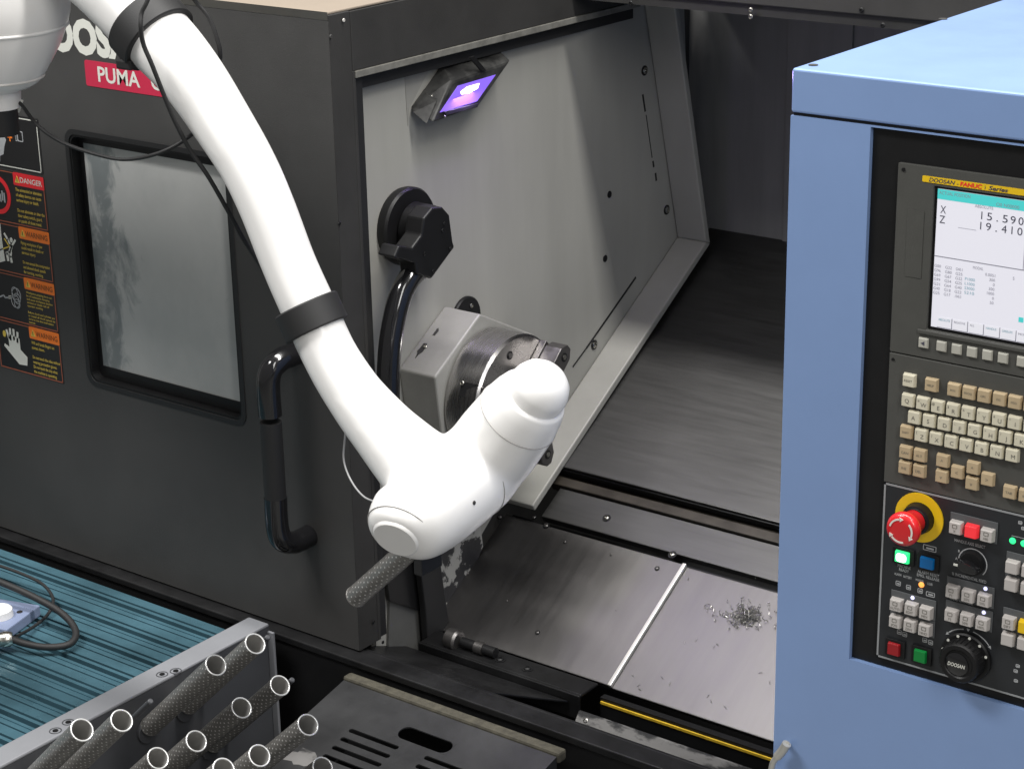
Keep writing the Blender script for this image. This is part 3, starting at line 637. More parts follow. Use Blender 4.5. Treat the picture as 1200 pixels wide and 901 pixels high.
rows = (('G00', 'G22', 'G40.1', '0.0051'), ('G96', 'G80', 'G25', '300'), ('G69', 'G67', 'G22', '0'), ('G99', 'G54', 'G25', '300'), ('G21', 'G64', 'G40', '1000'), ('G40', 'G18', 'G22', '0'), ('G25', 'G17', '.1040.0', '50'))
for k, r in enumerate(rows):
    z = 1.6475 - k * .0051
    for x, s_, wd in zip((1.0370, 1.0497, 1.0622), r, (.0075, .0078, .0080)): text(s_, x, yt, z, .0032, 'ink2', scr, width=wd)
    text(r[3], 1.108, yt, z - .0005, .0032, 'ink2', scr, align='RIGHT')
    if 1 < k < 6: text(('P1000', 'L1000', 'S3000', 'S210')[k - 2], 1.0735, yt, z + .001, .0032, 'ink3', scr, width=.0115)
text('S', 1.128, yt, 1.6475, .0034, 'ink2', scr)
srect(1.1375, 1.143, 1.602, 1.6075, 'cyan', 'status_block')
for k in range(6):
    x0 = 1.0435 + .0187 * k; f_ = srect(x0, x0 + .0170, 1.5802, 1.5918, mat('screen_soft_key_%d' % k, (.6, .6, .64), .4, emit=(.72, .72, .80), estr=.42) if k == 0 else bpy.data.materials['screen_soft_key_0'], 'soft_key_tab')
    srect(x0 + .0170, x0 + .0178, 1.5795, 1.5918, 'ink2', 'tab_shadow'); srect(x0, x0 + .0178, 1.5795, 1.5801, 'ink2', 'tab_shadow')
    text(('ABSOLUTE', 'RELATIVE', 'ALL', 'HANDLE', 'OPERATE', 'MORE')[k], x0 + .0015, yt - .0001, 1.5876, .0024, ('ink3', 'ink2', 'ink2', 'ink3', 'ink3', 'ink2')[k], scr, width=(.014, .013, .005, .012, .012, .01)[k])
# yellow maker strip
ms = MB().prism(rrect(1.0185, 1.30, 1.7410, 1.7478, .0012, YB - .0008), (0, .0007, 0)).build('maker_strip', 'yellow', cab)
text('DOOSAN', 1.0265, YB - .0011, 1.7422, .0044, 'ink', ms, width=.0305, bold=.012, shear=.25)
text('-', 1.0590, YB - .0011, 1.7422, .0044, 'ink', ms, width=.002)
text('FANUC', 1.0630, YB - .0011, 1.7422, .0044, 'labelred', ms, width=.0250, bold=.03, shear=.1)
text('i', 1.0912, YB - .0011, 1.7422, .0046, 'ink', ms); text('Series', 1.0955, YB - .0011, 1.7422, .0044, 'ink', ms, width=.022, bold=.02, shear=.25)
# soft keys, keyboard
KB = MB().box((BX, YB, KZ0 + .0008), (1.40, YB + .005, BZ0 - .0006)).build('keyboard_panel', 'bezel', cab, bevel=.001)
MB().cyl((BX + .005, YB, BZ0 - .008), (BX + .005, YB - .001, BZ0 - .008), .0018, 12).build('panel_screw', 'blacksteel', KB)
def keycap(x, z, wd, ht, dp, m, name='key', yy=None, leg=None, lh=.0048, small=None):
    y0 = YB if yy is None else yy; a, b = wd / 2, ht / 2; tp = .0011
    A = [V((x - a, y0, z - b)), V((x + a, y0, z - b)), V((x + a, y0, z + b)), V((x - a, y0, z + b))]
    B = [V((x - a + tp, y0 - dp, z - b + tp)), V((x + a - tp, y0 - dp, z - b + tp)), V((x + a - tp, y0 - dp, z + b - tp)), V((x - a + tp, y0 - dp, z + b - tp))]
    o = MB().loft(A, B).build(name, m, cab, bevel=.0007)
    if leg: text(leg, x + (.0022 if small else 0), y0 - dp - .0002, z - lh / 2 - (.0008 if small else 0), lh, 'legend', o, 'legend', align='CENTER')
    if small: text(small, x - .0042, y0 - dp - .0002, z + .0020, .0026, 'legend', o, 'legend', align='CENTER')
    return o
keycap(1.0299, 1.5592, .0125, .0125, .003, 'keyg', 'soft_key')
MB().prism([(1.0275, YB - .0034, 1.5592), (1.0318, YB - .0034, 1.5568), (1.0318, YB - .0034, 1.5616)], (0, .0003, 0)).build('arrow_mark', 'ink', cab)
for k in range(5): keycap(1.0515 + .0181 * k, 1.5592, .0125, .0125, .003, 'keyg', 'soft_key')
for k in range(6): keycap(1.1457 + .0181 * k, 1.5592, .0125, .0125, .003, 'keyg', 'soft_key')
PT = .01817; KW = .0158; KD = .0062
keycap(1.0161, 1.5131, KW, KW, KD, 'keyc', leg='RESET', lh=.0026)
keycap(1.0432, 1.5131, KW, KW, KD, 'keyt', leg='HELP', lh=.0026)
for k, s_ in enumerate(('POS', 'PROG', 'OFS', 'SYS', 'MSG', 'GRPH', 'CUST')): keycap(1.0703 + .0179 * k, 1.5128, KW, KW, KD, 'keyt', leg=s_, lh=.0024)
for r_, (x0, z0, s_, sm) in enumerate(((1.0158, 1.4893, 'QWERTYUIOP', ' #@$%^&*()'), (1.0246, 1.4706, 'ASDFGHJKL', '  !~<>?,;'), (1.0340, 1.4514, 'ZXCVBNM', '[]/-=+.'))):
    for k, c_ in enumerate(s_): keycap(x0 + PT * k, z0, KW, KW, KD, 'keyc', leg=c_, small=sm[k] if k < len(sm) and sm[k] != ' ' else None)
keycap(1.0158, 1.4514, KW, KW, KD, 'keyt', leg='SHIFT', lh=.0024)
for x, z, s_ in ((1.0161, 1.4270, 'CAN'), (1.0339, 1.4270, 'ALT'), (1.0160, 1.4081, 'INS'), (1.0340, 1.4081, 'DEL'), (1.0618, 1.4267, '^'), (1.0618, 1.4078, 'v'), (1.0802, 1.4171, '<'), (1.0985, 1.4264, '^'), (1.0983, 1.4078, 'v'), (1.1164, 1.4169, '>'), (1.1430, 1.4077, 'TAB'), (1.1612, 1.4077, 'IN')):
    keycap(x, z, KW, KW, KD, 'keyt', leg=s_, lh=.003 if len(s_) > 1 else .0045)
# operator panel
OP = MB().box((BX + .001, YB + .0005, OZ0), (1.40, YB + .005, KZ0)).build('operator_panel', 'panel', cab)
YO = YB + .0005
for q in ((BX + .001, 1.40, KZ0 - .0022, KZ0), (BX + .001, 1.40, OZ0, OZ0 + .0020), (BX + .001, BX + .0032, OZ0, KZ0)):
    MB().box((q[0], YO - .0006, q[2]), (q[1], YO - .0001, q[3])).build('panel_border', 'line', OP)
# emergency stop
ec = V((1.0355, YO, 1.3500))
es = MB().lathe(ec, (0, -1, 0), [(0, .0298), (.002, .0298), (.002, .019), (.0005, .0185)], 48).build('emergency_stop', 'yellow', cab, smooth=True); tag(es, 'red mushroom stop button on a yellow collar')
MB().lathe(ec, (0, -1, 0), [(.0005, .0188), (.012, .0175), (.013, .0150), (.014, .0145)], 40).build('stop_sleeve', 'black', es, smooth=True)
MB().lathe(ec, (0, -1, 0), [(.013, .0135), (.030, .0150), (.034, .0185), (.0365, .0198), (.0415, .0200), (.0455, .0185), (.0470, .0150), (.0475, .008)], 44).build('stop_knob', 'red', es, smooth=True, ang=50)
for k in range(3):
    a0 = math.radians(100 + 120 * k); pts_o = []; pts_i = []
    for j in range(9):
        a = a0 + math.radians(66) * j / 8; pts_o.append(ec + V((math.cos(a) * .0148, -.0476, math.sin(a) * .0148))); pts_i.append(ec + V((math.cos(a) * .0128, -.0476, math.sin(a) * .0128)))
    mb = MB().prism(pts_o + pts_i[::-1], (0, -.0005, 0))
    a = a0 - .05; c_ = ec + V((math.cos(a) * .0138, -.0476, math.sin(a) * .0138)); t_ = V((math.sin(a), 0, -math.cos(a))); r_ = V((math.cos(a), 0, math.sin(a)))
    mb.prism([c_ + r_ * .0028, c_ - r_ * .0028, c_ + t_ * .0045], (0, -.0005, 0)); mb.build('turn_arrow', 'labelwhite', es)
def lampbtn(x, z, wd, ht, m, name):
    MB().box((x - wd / 2 - .004, YO - .003, z - ht / 2 - .003), (x + wd / 2 + .005, YO, z + ht / 2 + .003)).build('button_socket', 'black', cab, bevel=.0008)
    return keycap(x, z, wd, ht, .007, m, name, YO)
gl = lampbtn(1.0183, 1.2975, .0185, .0150, 'greenlit', 'indicator_lamp'); MB().prism(rrect(1.0118, 1.0248, 1.2922, 1.3026, .004, YO - .0071), (0, -.0003, 0)).build('lamp_core', 'greenhot', gl); lampbtn(1.0496, 1.2979, .0180, .0150, 'bluebtn', 'push_button')
lampbtn(1.0134, 1.1778, .0165, .0165, 'reddark', 'push_button'); lampbtn(1.0473, 1.1786, .0165, .0165, 'green', 'push_button')
def ptext(s_, x, z, h, wd=None, al='CENTER', m='print_'): text(s_, x, YO - .0003, z, h, m, OP, 'panel_lettering', width=wd, align=al, bold=.01)
ptext('MACHINE', 1.0195, 1.2822, .0036, .0165); ptext('READY', 1.0195, 1.2776, .0036, .0125)
ptext('ALARM RESET', 1.0500, 1.2815, .0036, .027); ptext('EMG. RELEASE', 1.0500, 1.2768, .0036, .028)
ptext('ALARM', 1.0120, 1.2710, .0030, .009); ptext('BATTERY', 1.0245, 1.2705, .0030, .0105); ptext('MANUAL', 1.0400, 1.2705, .0030, .0105); ptext('LUB', 1.0530, 1.2695, .0030, .006)
for x, z, m_n in ((1.0423, 1.2672, 'led_o'),): MB().lathe((x, YO, z), (0, -1, 0), [(0, .0034), (.001, .0034), (.0018, .002)], 14).build('status_led', m_n, cab)
def icon(x, z, wd, ht):
    MB().frame(rrect(x - wd / 2, x + wd / 2, z - ht / 2, z + ht / 2, .0012, YO - .0003), rrect(x - wd / 2 + .0008, x + wd / 2 - .0008, z - ht / 2 + .0008, z + ht / 2 - .0008, .0008, YO - .0003), (0, .0002, 0)).build('panel_symbol', 'print_', OP)
    MB().box((x - wd * .25, YO - .0003, z - ht * .2), (x + wd * .3, YO - .0001, z + ht * .1)).build('panel_symbol', 'print_', OP)
for x, z, wd, ht in ((1.0130, 1.2610, .0065, .006), (1.0262, 1.2595, .006, .006), (1.0410, 1.2590, .0065, .006), (1.0540, 1.2580, .011, .006), (1.0500, 1.3150, .0165, .007), (1.0175, 1.1995, .006, .006), (1.0245, 1.1985, .006, .006), (1.0500, 1.1985, .006, .006), (1.0575, 1.1975, .006, .006)): icon(x, z, wd, ht)
def bank(xs, z, names, mats=None, leds=(), top=True, legs=None):
    x0, x1 = xs[0] - .0098, xs[-1] + .0098
    MB().box((x0, YO - .0015, z - .0105), (x1, YO, z + (.0155 if top else .0105))).build('button_frame', 'btnframe', cab, bevel=.0006)
    for k, x in enumerate(xs):
        b_ = keycap(x, z, .0158, .0158, .0085, (mats[k] if mats else 'keyw'), 'push_button', YO - .0015)
        if legs and legs[k]:
            text(legs[k], x, YO - .0103, z - .0045, .0030, 'legend', b_, 'legend', align='CENTER')
            MB().frame(rrect(x - .003, x + .003, z + .0002, z + .0048, .0008, YO - .0102), rrect(x - .0023, x + .0023, z + .0009, z + .0041, .0005, YO - .0102), (0, .0001, 0)).build('symbol', 'legend', b_)
        if k in leds: MB().lathe((x - .001, YO - .0015, z + .0122), (0, -1, 0), [(0, .0024), (.001, .0022), (.0014, .001)], 12).build('button_led', 'led_w', cab)
bank((1.0833, 1.1020, 1.1211), 1.3512, None, ('keyw', 'redlit', 'keyw'), legs=('X', None, '100'))
ptext('HANDLE AXIS SELECT', 1.0985, 1.3315, .0036, .037)
bank((1.0835, 1.1029, 1.1221), 1.2718, None, leds=(2,), legs=('F1', '25%', '50%')); ptext('% INCREMENTAL FEED', 1.1000, 1.2895, .0036, .042)
bank((1.0838, 1.1028, 1.1220), 1.2421, None, leds=(2,), legs=('F1', '50%', '100%')); ptext('RAPID OVERRIDE', 1.0925, 1.2588, .0034, .028)
bank((1.0148, 1.0337, 1.0524), 1.2364, None, leds=(1,), legs=('AUTO', 'EDIT', 'MDI')); bank((1.0149, 1.0335, 1.0524), 1.2149, None, top=False, legs=('JOG', 'ZRN', 'HND'))
bank((1.1528, 1.1720), 1.3205, None); bank((1.1530, 1.1722), 1.2992, None, top=False); bank((1.1534, 1.1726), 1.2521, None, ('keyw', 'yellow'), legs=('DRY', None)); bank((1.1536, 1.1728), 1.2317, None, top=False)
for x in (1.1487, 1.1620): MB().lathe((x, YO, 1.3494), (0, -1, 0), [(0, .0038), (.001, .0038), (.002, .002)], 14).build('status_led', 'led_g', cab)
MB().box((1.147, YO - .0003, 1.3550), (1.180, YO - .0001, 1.3556)).build('panel_symbol', 'print_', OP)
for x, z in ((1.1560, 1.3730), (1.1600, 1.3670), (1.1650, 1.1990), (1.1630, 1.1920), (1.1640, 1.1800)): icon(x, z, .005, .004)
# rotary selector with its printed arc
dc = V((1.1032, YO, 1.3105)); po = []; pi_ = []
for j in range(31):
    a = math.radians(175 - 215 * j / 30); po.append(dc + V((math.cos(a) * .0178, -.0003, math.sin(a) * .0178))); pi_.append(dc + V((math.cos(a) * .0166, -.0003, math.sin(a) * .0166)))
MB().prism(po + pi_[::-1], (0, .0002, 0)).build('panel_symbol', 'print_', OP)
rd = MB().lathe(dc, (0, -1, 0), [(0, .0145), (.004, .0140), (.006, .0135)], 36).build('rotary_selector', 'black', cab, smooth=True)
MB().prism([dc + V((math.cos(a) * .0132 * (1.12 if j == 0 else 1), -.006, math.sin(a) * .0055 - math.cos(a) * .002)) for j, a in enumerate([math.pi + k * math.pi / 8 for k in range(16)])], (0, -.013, 0)).build('selector_grip', 'gloss', rd, bevel=.001)
MB().box((dc.x - .0145, dc.y - .0195, dc.z + .0005), (dc.x - .0095, dc.y - .0190, dc.z + .0030)).build('selector_pointer', 'labelwhite', rd)
ptext('A', 1.0835, 1.3095, .003); ptext('B', 1.0860, 1.3195, .003)
# hand wheel
hc2 = V((1.1030, YO, 1.1925))
hw = MB().lathe(hc2, (0, -1, 0), [(0, .0305), (.004, .0305), (.006, .0290), (.006, .0255), (.020, .0245), (.023, .0225), (.023, .018), (.021, .016)], 56).build('hand_wheel', 'black', cab, smooth=True)
tag(hw, 'black round pulse hand wheel')
for k in range(56):
    a = 2 * math.pi * k / 56; e = V((math.cos(a), 0, math.sin(a))); MB().cyl(hc2 + e * .0252 + V((0, -.007, 0)), hc2 + e * .0246 + V((0, -.020, 0)), .0009, 6).build('grip_rib', 'black', hw) if k % 2 == 0 else None
for k in range(8):
    a = math.radians(20 + 30 * k); p = hc2 + V((math.cos(a) * .0275, -.0062, math.sin(a) * .0275)); MB().cyl(p, p + V((0, -.0006, 0)), .0017, 10).build('dial_mark', 'labelwhite', hw)
MB().lathe(hc2 + V((-.002, -.021, -.001)), (0, -1, 0), [(0, .014), (.0012, .014), (.002, .0125)], 36).build('wheel_cap', 'gloss', hw, smooth=True)
text('DOOSAN', hc2.x - .002, hc2.y - .0232, hc2.z - .004, .0045, 'labelwhite', hw, 'lettering', width=.0215, bold=.02, align='CENTER', shear=.2)
for a0, a1_ in ((135, 100), (80, 40)):
    po = []; pi_ = []
    for j in range(11):
        a = math.radians(a0 + (a1_ - a0) * j / 10); po.append(hc2 + V((math.cos(a) * .0345, -.0003, math.sin(a) * .0345))); pi_.append(hc2 + V((math.cos(a) * .0333, -.0003, math.sin(a) * .0333)))
    MB().prism(po + pi_[::-1], (0, .0002, 0)).build('panel_symbol', 'print_', OP)
for a, s_ in ((138, 1), (37, -1)):
    a = math.radians(a); c_ = hc2 + V((math.cos(a) * .0339, -.0003, math.sin(a) * .0339)); t_ = V((-math.sin(a), 0, math.cos(a))) * s_; r_ = V((math.cos(a), 0, math.sin(a)))
    MB().prism([c_ + r_ * .002 - t_ * .001, c_ - r_ * .002 - t_ * .001, c_ + t_ * .003], (0, .0002, 0)).build('panel_symbol', 'print_', OP)
MB().prism([hc2 + V((-.0022, -.0003, .0355)), hc2 + V((.0022, -.0003, .0355)), hc2 + V((0, -.0003, .0320))], (0, .0002, 0)).build('panel_symbol', 'print_', OP)
# cable hook at the foot of the cabinet edge
ck = [py(CY - .012, x, y) for x, y in ((903, 906), (906, 893), (911, 886))]; ck2 = [py(CY - .012, x, y) for x, y in ((911, 886), (917, 879), (922, 871))]
hk = MB().tube(ck, .004, 12).build('edge_hook', 'bracket', cab, smooth=True); MB().tube(ck2, .0058, 14).build('hook_sleeve', 'bracket', hk, smooth=True)
MB().cyl(py(CY - .012, 922, 871), py(CY, 922, 871) + V((0, .002, 0)), .003, 10).build('hook_stud', 'bracket', hk)

# ============================================================ robot arm
rob = thing('robot_arm', 'white collaborative robot arm reaching across the door with black strapped cables', 'robot arm', (-1.05, -.34, .797))
RY = -.29
def arm(pts, Y=RY): return [py(Y if len(p) == 2 else p[2], p[0], p[1]) for p in pts]
MM = 1.115e-3
lk = [(60, -75), (110, -42), (150, 2), (178, 37), (205, 66), (231, 99), (259, 142), (290, 193), (313, 243), (338, 308), (362, 362), (386, 415), (415, 462), (450, 505), (488, 545), (520, 575)]
lr = [56, 52, 47, 43.5, 41, 38.5, 36.5, 34, 33, 32.5, 33, 33, 35, 40, 48, 52]
rr = [1.16, 1.15, 1.14, 1.13, 1.13, 1.13, 1.12, 1.12, 1.12, 1.115, 1.115, 1.11, 1.11, 1.10, 1.10, 1.09]
fb_ = MB().tube(arm(lk), [a * b * 1e-3 for a, b in zip(lr, rr)], 40, 5)
A_ = py(-.385, 464, 627); Bk = py(-.185, 578, 532)
ax = (Bk - A_).normalized(); LB = (Bk - A_).length
cn = V((.2, -.85, -.42)).normalized(); CA = A_ + cn * .011 + ax * .006
fb_.lathe(CA, -cn, [(0, .0325), (.004, .0385), (.012, .0440), (.024, .0480), (.05, .050), (.07, .03)], 48)
fb_.lathe(A_, ax, [(.002, .025), (.008, .039), (.016, .0470), (.026, .0530), (.045, .0575), (.08, .0605), (.12, .061), (LB - .035, .061), (LB - .012, .056), (LB + .008, .043), (LB + .022, .018)], 48)
Cw = py(-.205, 636, 450); Bw = py(-.205, 561, 547); aw = (Cw - Bw).normalized(); LW = (Cw - Bw).length
fb_.lathe(Bw, aw, [(-.030, .020), (-.02, .042), (0, .054), (.03, .0585), (.055, .0585), (LW - .060, .0548), (LW - .05, .0515), (LW - .048, .02)], 48)
fo = fb_.build('forearm', 'white', rob, smooth=True)
rm = fo.modifiers.new('r', 'REMESH'); rm.mode = 'VOXEL'; rm.voxel_size = .0038; rm.use_smooth_shade = True
sm = fo.modifiers.new('s', 'SMOOTH'); sm.factor = .5; sm.iterations = 26
# wrist head, its cap, seams
wr = MB().lathe(Bw, aw, [(LW - .075, .03), (LW - .066, .0550), (LW - .060, .0540), (LW - .040, .0505), (LW - .026, .0462), (LW - .022, .0440), (LW - .020, .03)], 56).build('wrist_head', 'white', rob, smooth=True, ang=60)
MB().lathe(Bw, aw, [(LW - .024, .0402), (LW - .008, .0400), (LW - .002, .0388), (LW + .010, .0335), (LW + .018, .0255), (LW + .0225, .0160), (LW + .0245, .006)], 48).build('wrist_cap', 'white', wr, smooth=True, ang=60)
MB().ring(Bw + aw * (LW - .064), aw, .0549, .0007, 64, 6).build('housing_seam', 'seam', wr, smooth=True)
MB().lathe(CA + cn * .0022, -cn, [(0, .0285), (.0015, .0305), (.006, .0325)], 48).build('joint_cap', 'white', fo, smooth=True)
MB().ring(CA - cn * .0150, cn, .0447, .0007, 64, 6).build('housing_seam', 'seam', fo, smooth=True)
MB().ring(A_ + ax * (LB * .72), ax, .0610, .0006, 64, 6).build('housing_seam', 'seam', fo, smooth=True)
dr = V(ray(556, 589)).normalized(); oc = V(CP) - A_; dp = dr - ax * dr.dot(ax); op = oc - ax * oc.dot(ax)
tq = (-dp.dot(op) - math.sqrt(max(0, dp.dot(op) ** 2 - dp.dot(dp) * (op.dot(op) - .0608 ** 2)))) / dp.dot(dp); hp_ = V(CP) + dr * tq
hn = hp_ - A_; hn = (hn - ax * hn.dot(ax)).normalized()
MB().lathe(hp_, hn, [(-.006, .0028), (.0, .0028), (.0006, .0022)], 14).build('screw_plug', 'charcoal2', fo)
# cable clamps
def clamp(c, nx, r, wd, foot=None):
    P0 = py(RY, *c); d = (py(RY, *nx) - P0).normalized()
    o = MB().lathe(P0 - d * wd / 2, d, [(0, r), (0, r + .006), (.002, r + .008), (wd - .002, r + .008), (wd, r + .006), (wd, r)], 64).build('cable_clamp', 'rubber', rob, smooth=True)
    return o, P0, d
c1, P1, D1 = clamp((177, 36), (205, 68), .0475, .040)
u_ = py(RY, 150, 72) - py(RY, 177, 36)
q = py(RY - .035, 150, 75)
MB().box(q - V((.014, .010, .007)), q + V((.014, .014, .007))).build('clamp_buckle', 'rubber', c1, bevel=.003)
c2, P2, D2 = clamp((365, 372), (389, 424), .0365, .038)
# elbow housing at the upper left
EH = py(-.33, -10, 40); el = V((-.02, 0, -1)).normalized()
k_ = 1.19e-3
ebm = MB().lathe(EH, el, [(-.20, .05), (-.17, .09), (-.12, .112), (-.05, .113), (-.030, .111), (-.012, .106), (.012, .096), (.040, .080), (.056, .070), (.068, .060), (.075, .048), (.078, .037), (.080, .0335), (.098, .0325), (.104, .031)], 64)
eo = ebm.build('elbow_housing', 'white', rob, smooth=True, ang=50)
MB().ring(EH + el * .060, el, .0665, .0022, 64, 8).build('housing_rib', 'whitecap', eo, smooth=True)
MB().ring(EH + el * -.012, el, .1055, .0026, 64, 8).build('housing_rib', 'white', eo, smooth=True)
MB().cyl(EH + el * .104, EH + el * .142, .027, 32).build('elbow_plug', 'rubber', eo, smooth=True)
MB().ring(py(RY, 143, -6), py(RY, 178, 37) - py(RY, 143, -6), .0535, .0006, 64, 6).build('housing_seam', 'seam', eo)
# rest of the arm and its base, out to the left on the table
MB().tube([EH + V((0, 0, .10)), EH + V((-.2, 0, .12)), (-.95, -.34, 1.86), (-1.05, -.34, 1.75), (-1.05, -.34, 1.45), (-1.05, -.34, 1.10)], [.09, .075, .075, .085, .07, .085], 32).build('upper_arm', 'white', rob, smooth=True)
MB().lathe((-1.05, -.34, .797), (0, 0, 1), [(0, .10), (.02, .10), (.03, .085), (.12, .085), (.26, .09), (.34, .08), (.36, .05)], 40).build('base', 'white', rob, smooth=True)
# cables
def cable(pts, r, m='rubber', name='cable'): return MB().tube(pts, r, 10, 6).build(name, m, rob, smooth=True)
cable(arm([(18, 118, -.30), (26, 124, -.32), (45, 148, -.34), (75, 168, -.33), (120, 183, -.32), (150, 187, -.31), (185, 180, -.30), (215, 165, -.28), (245, 140, -.25), (262, 118, -.24)]), .0027)
MB().cyl(py(-.31, 25, 118), py(-.31, 21, 131), .0028, 12).build('cable_tie', 'labelwhite', rob)
cable(arm([(180, -20, -.35), (172, 3, -.36), (166, 16, -.365), (165, 32, -.37), (168, 52, -.365), (178, 76, -.36), (191, 109, -.35), (204, 140, -.34), (222, 175, -.325), (244, 207, -.31), (267, 247, -.29), (285, 280, -.27), (300, 303, -.245), (322, 340, -.235)]), .0030)
cable(arm([(218, -14, -.27), (230, 3, -.25), (244, 20, -.24), (254, 45, -.235), (258, 68, -.23), (250, 98, -.22), (240, 120, -.22)]), .0030)
cable(arm([(407, 480, -.2), (404, 515, -.19), (403, 540, -.19), (412, 564, -.2), (428, 583, -.22), (450, 590, -.24)]), .0013, 'wire', 'signal_wire')
# gripper behind the wrist
TD = V((math.cos(math.radians(42.5)) * math.cos(-.15), math.cos(math.radians(42.5)) * math.sin(-.15), math.sin(math.radians(42.5))))
TL_ = .25; TR_ = .0155
He = py(-.26, 417, 699)                       # lower end of the tube held by the gripper
gp = He + TD * .17
gq = V((.40, -.25, 1.255))
gr = MB().tube([gq, gq + (gp - gq) * .5 + V((0, .02, 0)), gp + V((0, .03, .0))], [.030, .026, .022], 24, 4).build('gripper', 'black', rob, smooth=True)
sx = TD.cross(V((0, 1, 0))).normalized()
for s_ in (-1, 1):
    c_ = gp + sx * s_ * (TR_ + .006)
    MB().box(c_ - V((.007, .010, .02)), c_ + V((.007, .034, .02))).build('gripper_finger', 'rubber', gr, bevel=.002)

# ============================================================ perforated tubes
def perforated(nA=13, nR=30):
    mb = MB(); L = TL_; dz = L / nR; da = 2 * math.pi / nA; hr = .18
    sh = [(-.5, -.5), (0, -.5), (.5, -.5), (.5, 0), (.5, .5), (0, .5), (-.5, .5), (-.5, 0)]
    for r in range(nR):
        for k in range(nA):
            ca = (k + .5 * (r % 2)) * da; cz = (r + .5) * dz; vs = []
            def W(a, z, rad=TR_): return V((math.cos(a) * rad, math.sin(a) * rad, z))
            for u, v in sh: vs.append(W(ca + u * da, cz + v * dz))
            for j in range(8):
                th = math.radians(225 + 45 * j); vs.append(W(ca + math.cos(th) * da * hr, cz + math.sin(th) * dz * hr))
            mb.add(vs, [[j, (j + 1) % 8, 8 + (j + 1) % 8, 8 + j] for j in range(8)])
    return mb
def tube_proto():
    me = bpy.data.meshes.new('perforated_shell'); mb = perforated(); me.from_pydata(mb.v, [], mb.f)
    bm = bmesh.new(); bm.from_mesh(me); bmesh.ops.remove_doubles(bm, verts=bm.verts, dist=1e-5); bmesh.ops.recalc_face_normals(bm, faces=bm.faces); bm.to_mesh(me); bm.free()
    me.polygons.foreach_set('use_smooth', [True] * len(me.polygons)); me.materials.append(M['perf'])
    def mk(name, mb, m):
        e = bpy.data.meshes.new(name); e.from_pydata(mb.v, [], mb.f); e.polygons.foreach_set('use_smooth', [True] * len(e.polygons)); e.materials.append(M[m]); return e
    ln = MB(); n = 32; r = TR_ - .0005; vs = []  # added sleeve under the shell, makes the holes read as bright dots
    for z in (.0015, TL_ - .001):
        for k in range(n): vs.append((math.cos(6.28319 * k / n) * r, math.sin(6.28319 * k / n) * r, z))
    ln.add(vs, [[k, (k + 1) % n, n + (k + 1) % n, n + k] for k in range(n)])
    bo = MB(); bo.add([(x * (TR_ - .0012) / r, y * (TR_ - .0012) / r, z) for x, y, z in vs], [[k, (k + 1) % n, n + (k + 1) % n, n + k] for k in range(n)])
    return [('shell', me), ('glint_sleeve', mk('glint_sleeve', ln, 'glint_sleeve')), ('bore', mk('bore', bo, 'bore')), ('end_rim', mk('end_rim', MB().ring((0, 0, TL_), (0, 0, 1), TR_ - .0004, .0013, 40, 8), 'rim')), ('foot_rim', mk('foot_rim', MB().ring((0, 0, .001), (0, 0, 1), TR_ - .0006, .0011, 40, 8), 'perf'))]
PROTO = tube_proto()
def put_tube(base, label, group=None, roll=0):
    t = thing('perforated_tube', label, 'metal tube', base, group)
    t.rotation_euler = (TD.to_track_quat('Z', 'Y').to_matrix().to_4x4() @ Matrix.Rotation(roll, 4, 'Z')).to_euler()
    for n, me in PROTO:
        o = bpy.data.objects.new(n, me); COL.objects.link(o); o.parent = t
    return t
put_tube(He, 'perforated metal tube held under the white robot wrist')
XP = -.145                                   # face of the rack plate
tops = [(299, 754), (253, 779), (328, 803), (283, 829), (230, 868), (361, 849), (304, 885), (378, 899), (142.5, 844), (96, 855), (185, 888), (262, 901)]
ROW = {0: ('top', 'nearest the machine'), 1: ('top', 'second from the machine'), 8: ('top', 'just past the empty peg'), 9: ('top', 'second past the empty peg'), 2: ('second', 'nearest the machine'), 3: ('second', 'second from the machine'), 4: ('second', 'third from the machine'), 10: ('second', 'fourth from the machine'), 5: ('third', 'nearest the machine'), 6: ('third', 'second from the machine'), 11: ('third', 'third from the machine'), 7: ('lowest', 'over the slotted cover')}
bases = []
c00 = py(-.055, 404, 797); dzs = math.tan(math.radians(12.8))
CXa, CXb = c00.x, py(-.055, 651, 884).x
def cp(x, y, off=0): return V((x, y, c00.z + (y - c00.y) * dzs + off))
for i, (x, y) in enumerate(tops):
    for ext in [.01 * k for k in range(16)]:
        top = px(XP + .010 + TL_ * TD.x + ext, x, y); base = top - TD * TL_
        q = [top - TD * TL_ * k / 20 for k in range(21)]
        if all(p.z - cp(p.x, p.y).z > .026 for p in q if p.x > CXa - .03): break
    bases.append(base)
    put_tube(base, 'perforated metal tube in the %s peg row of the rack, %s' % ROW[i], 'tubes on the rack pegs', random.uniform(0, .4))

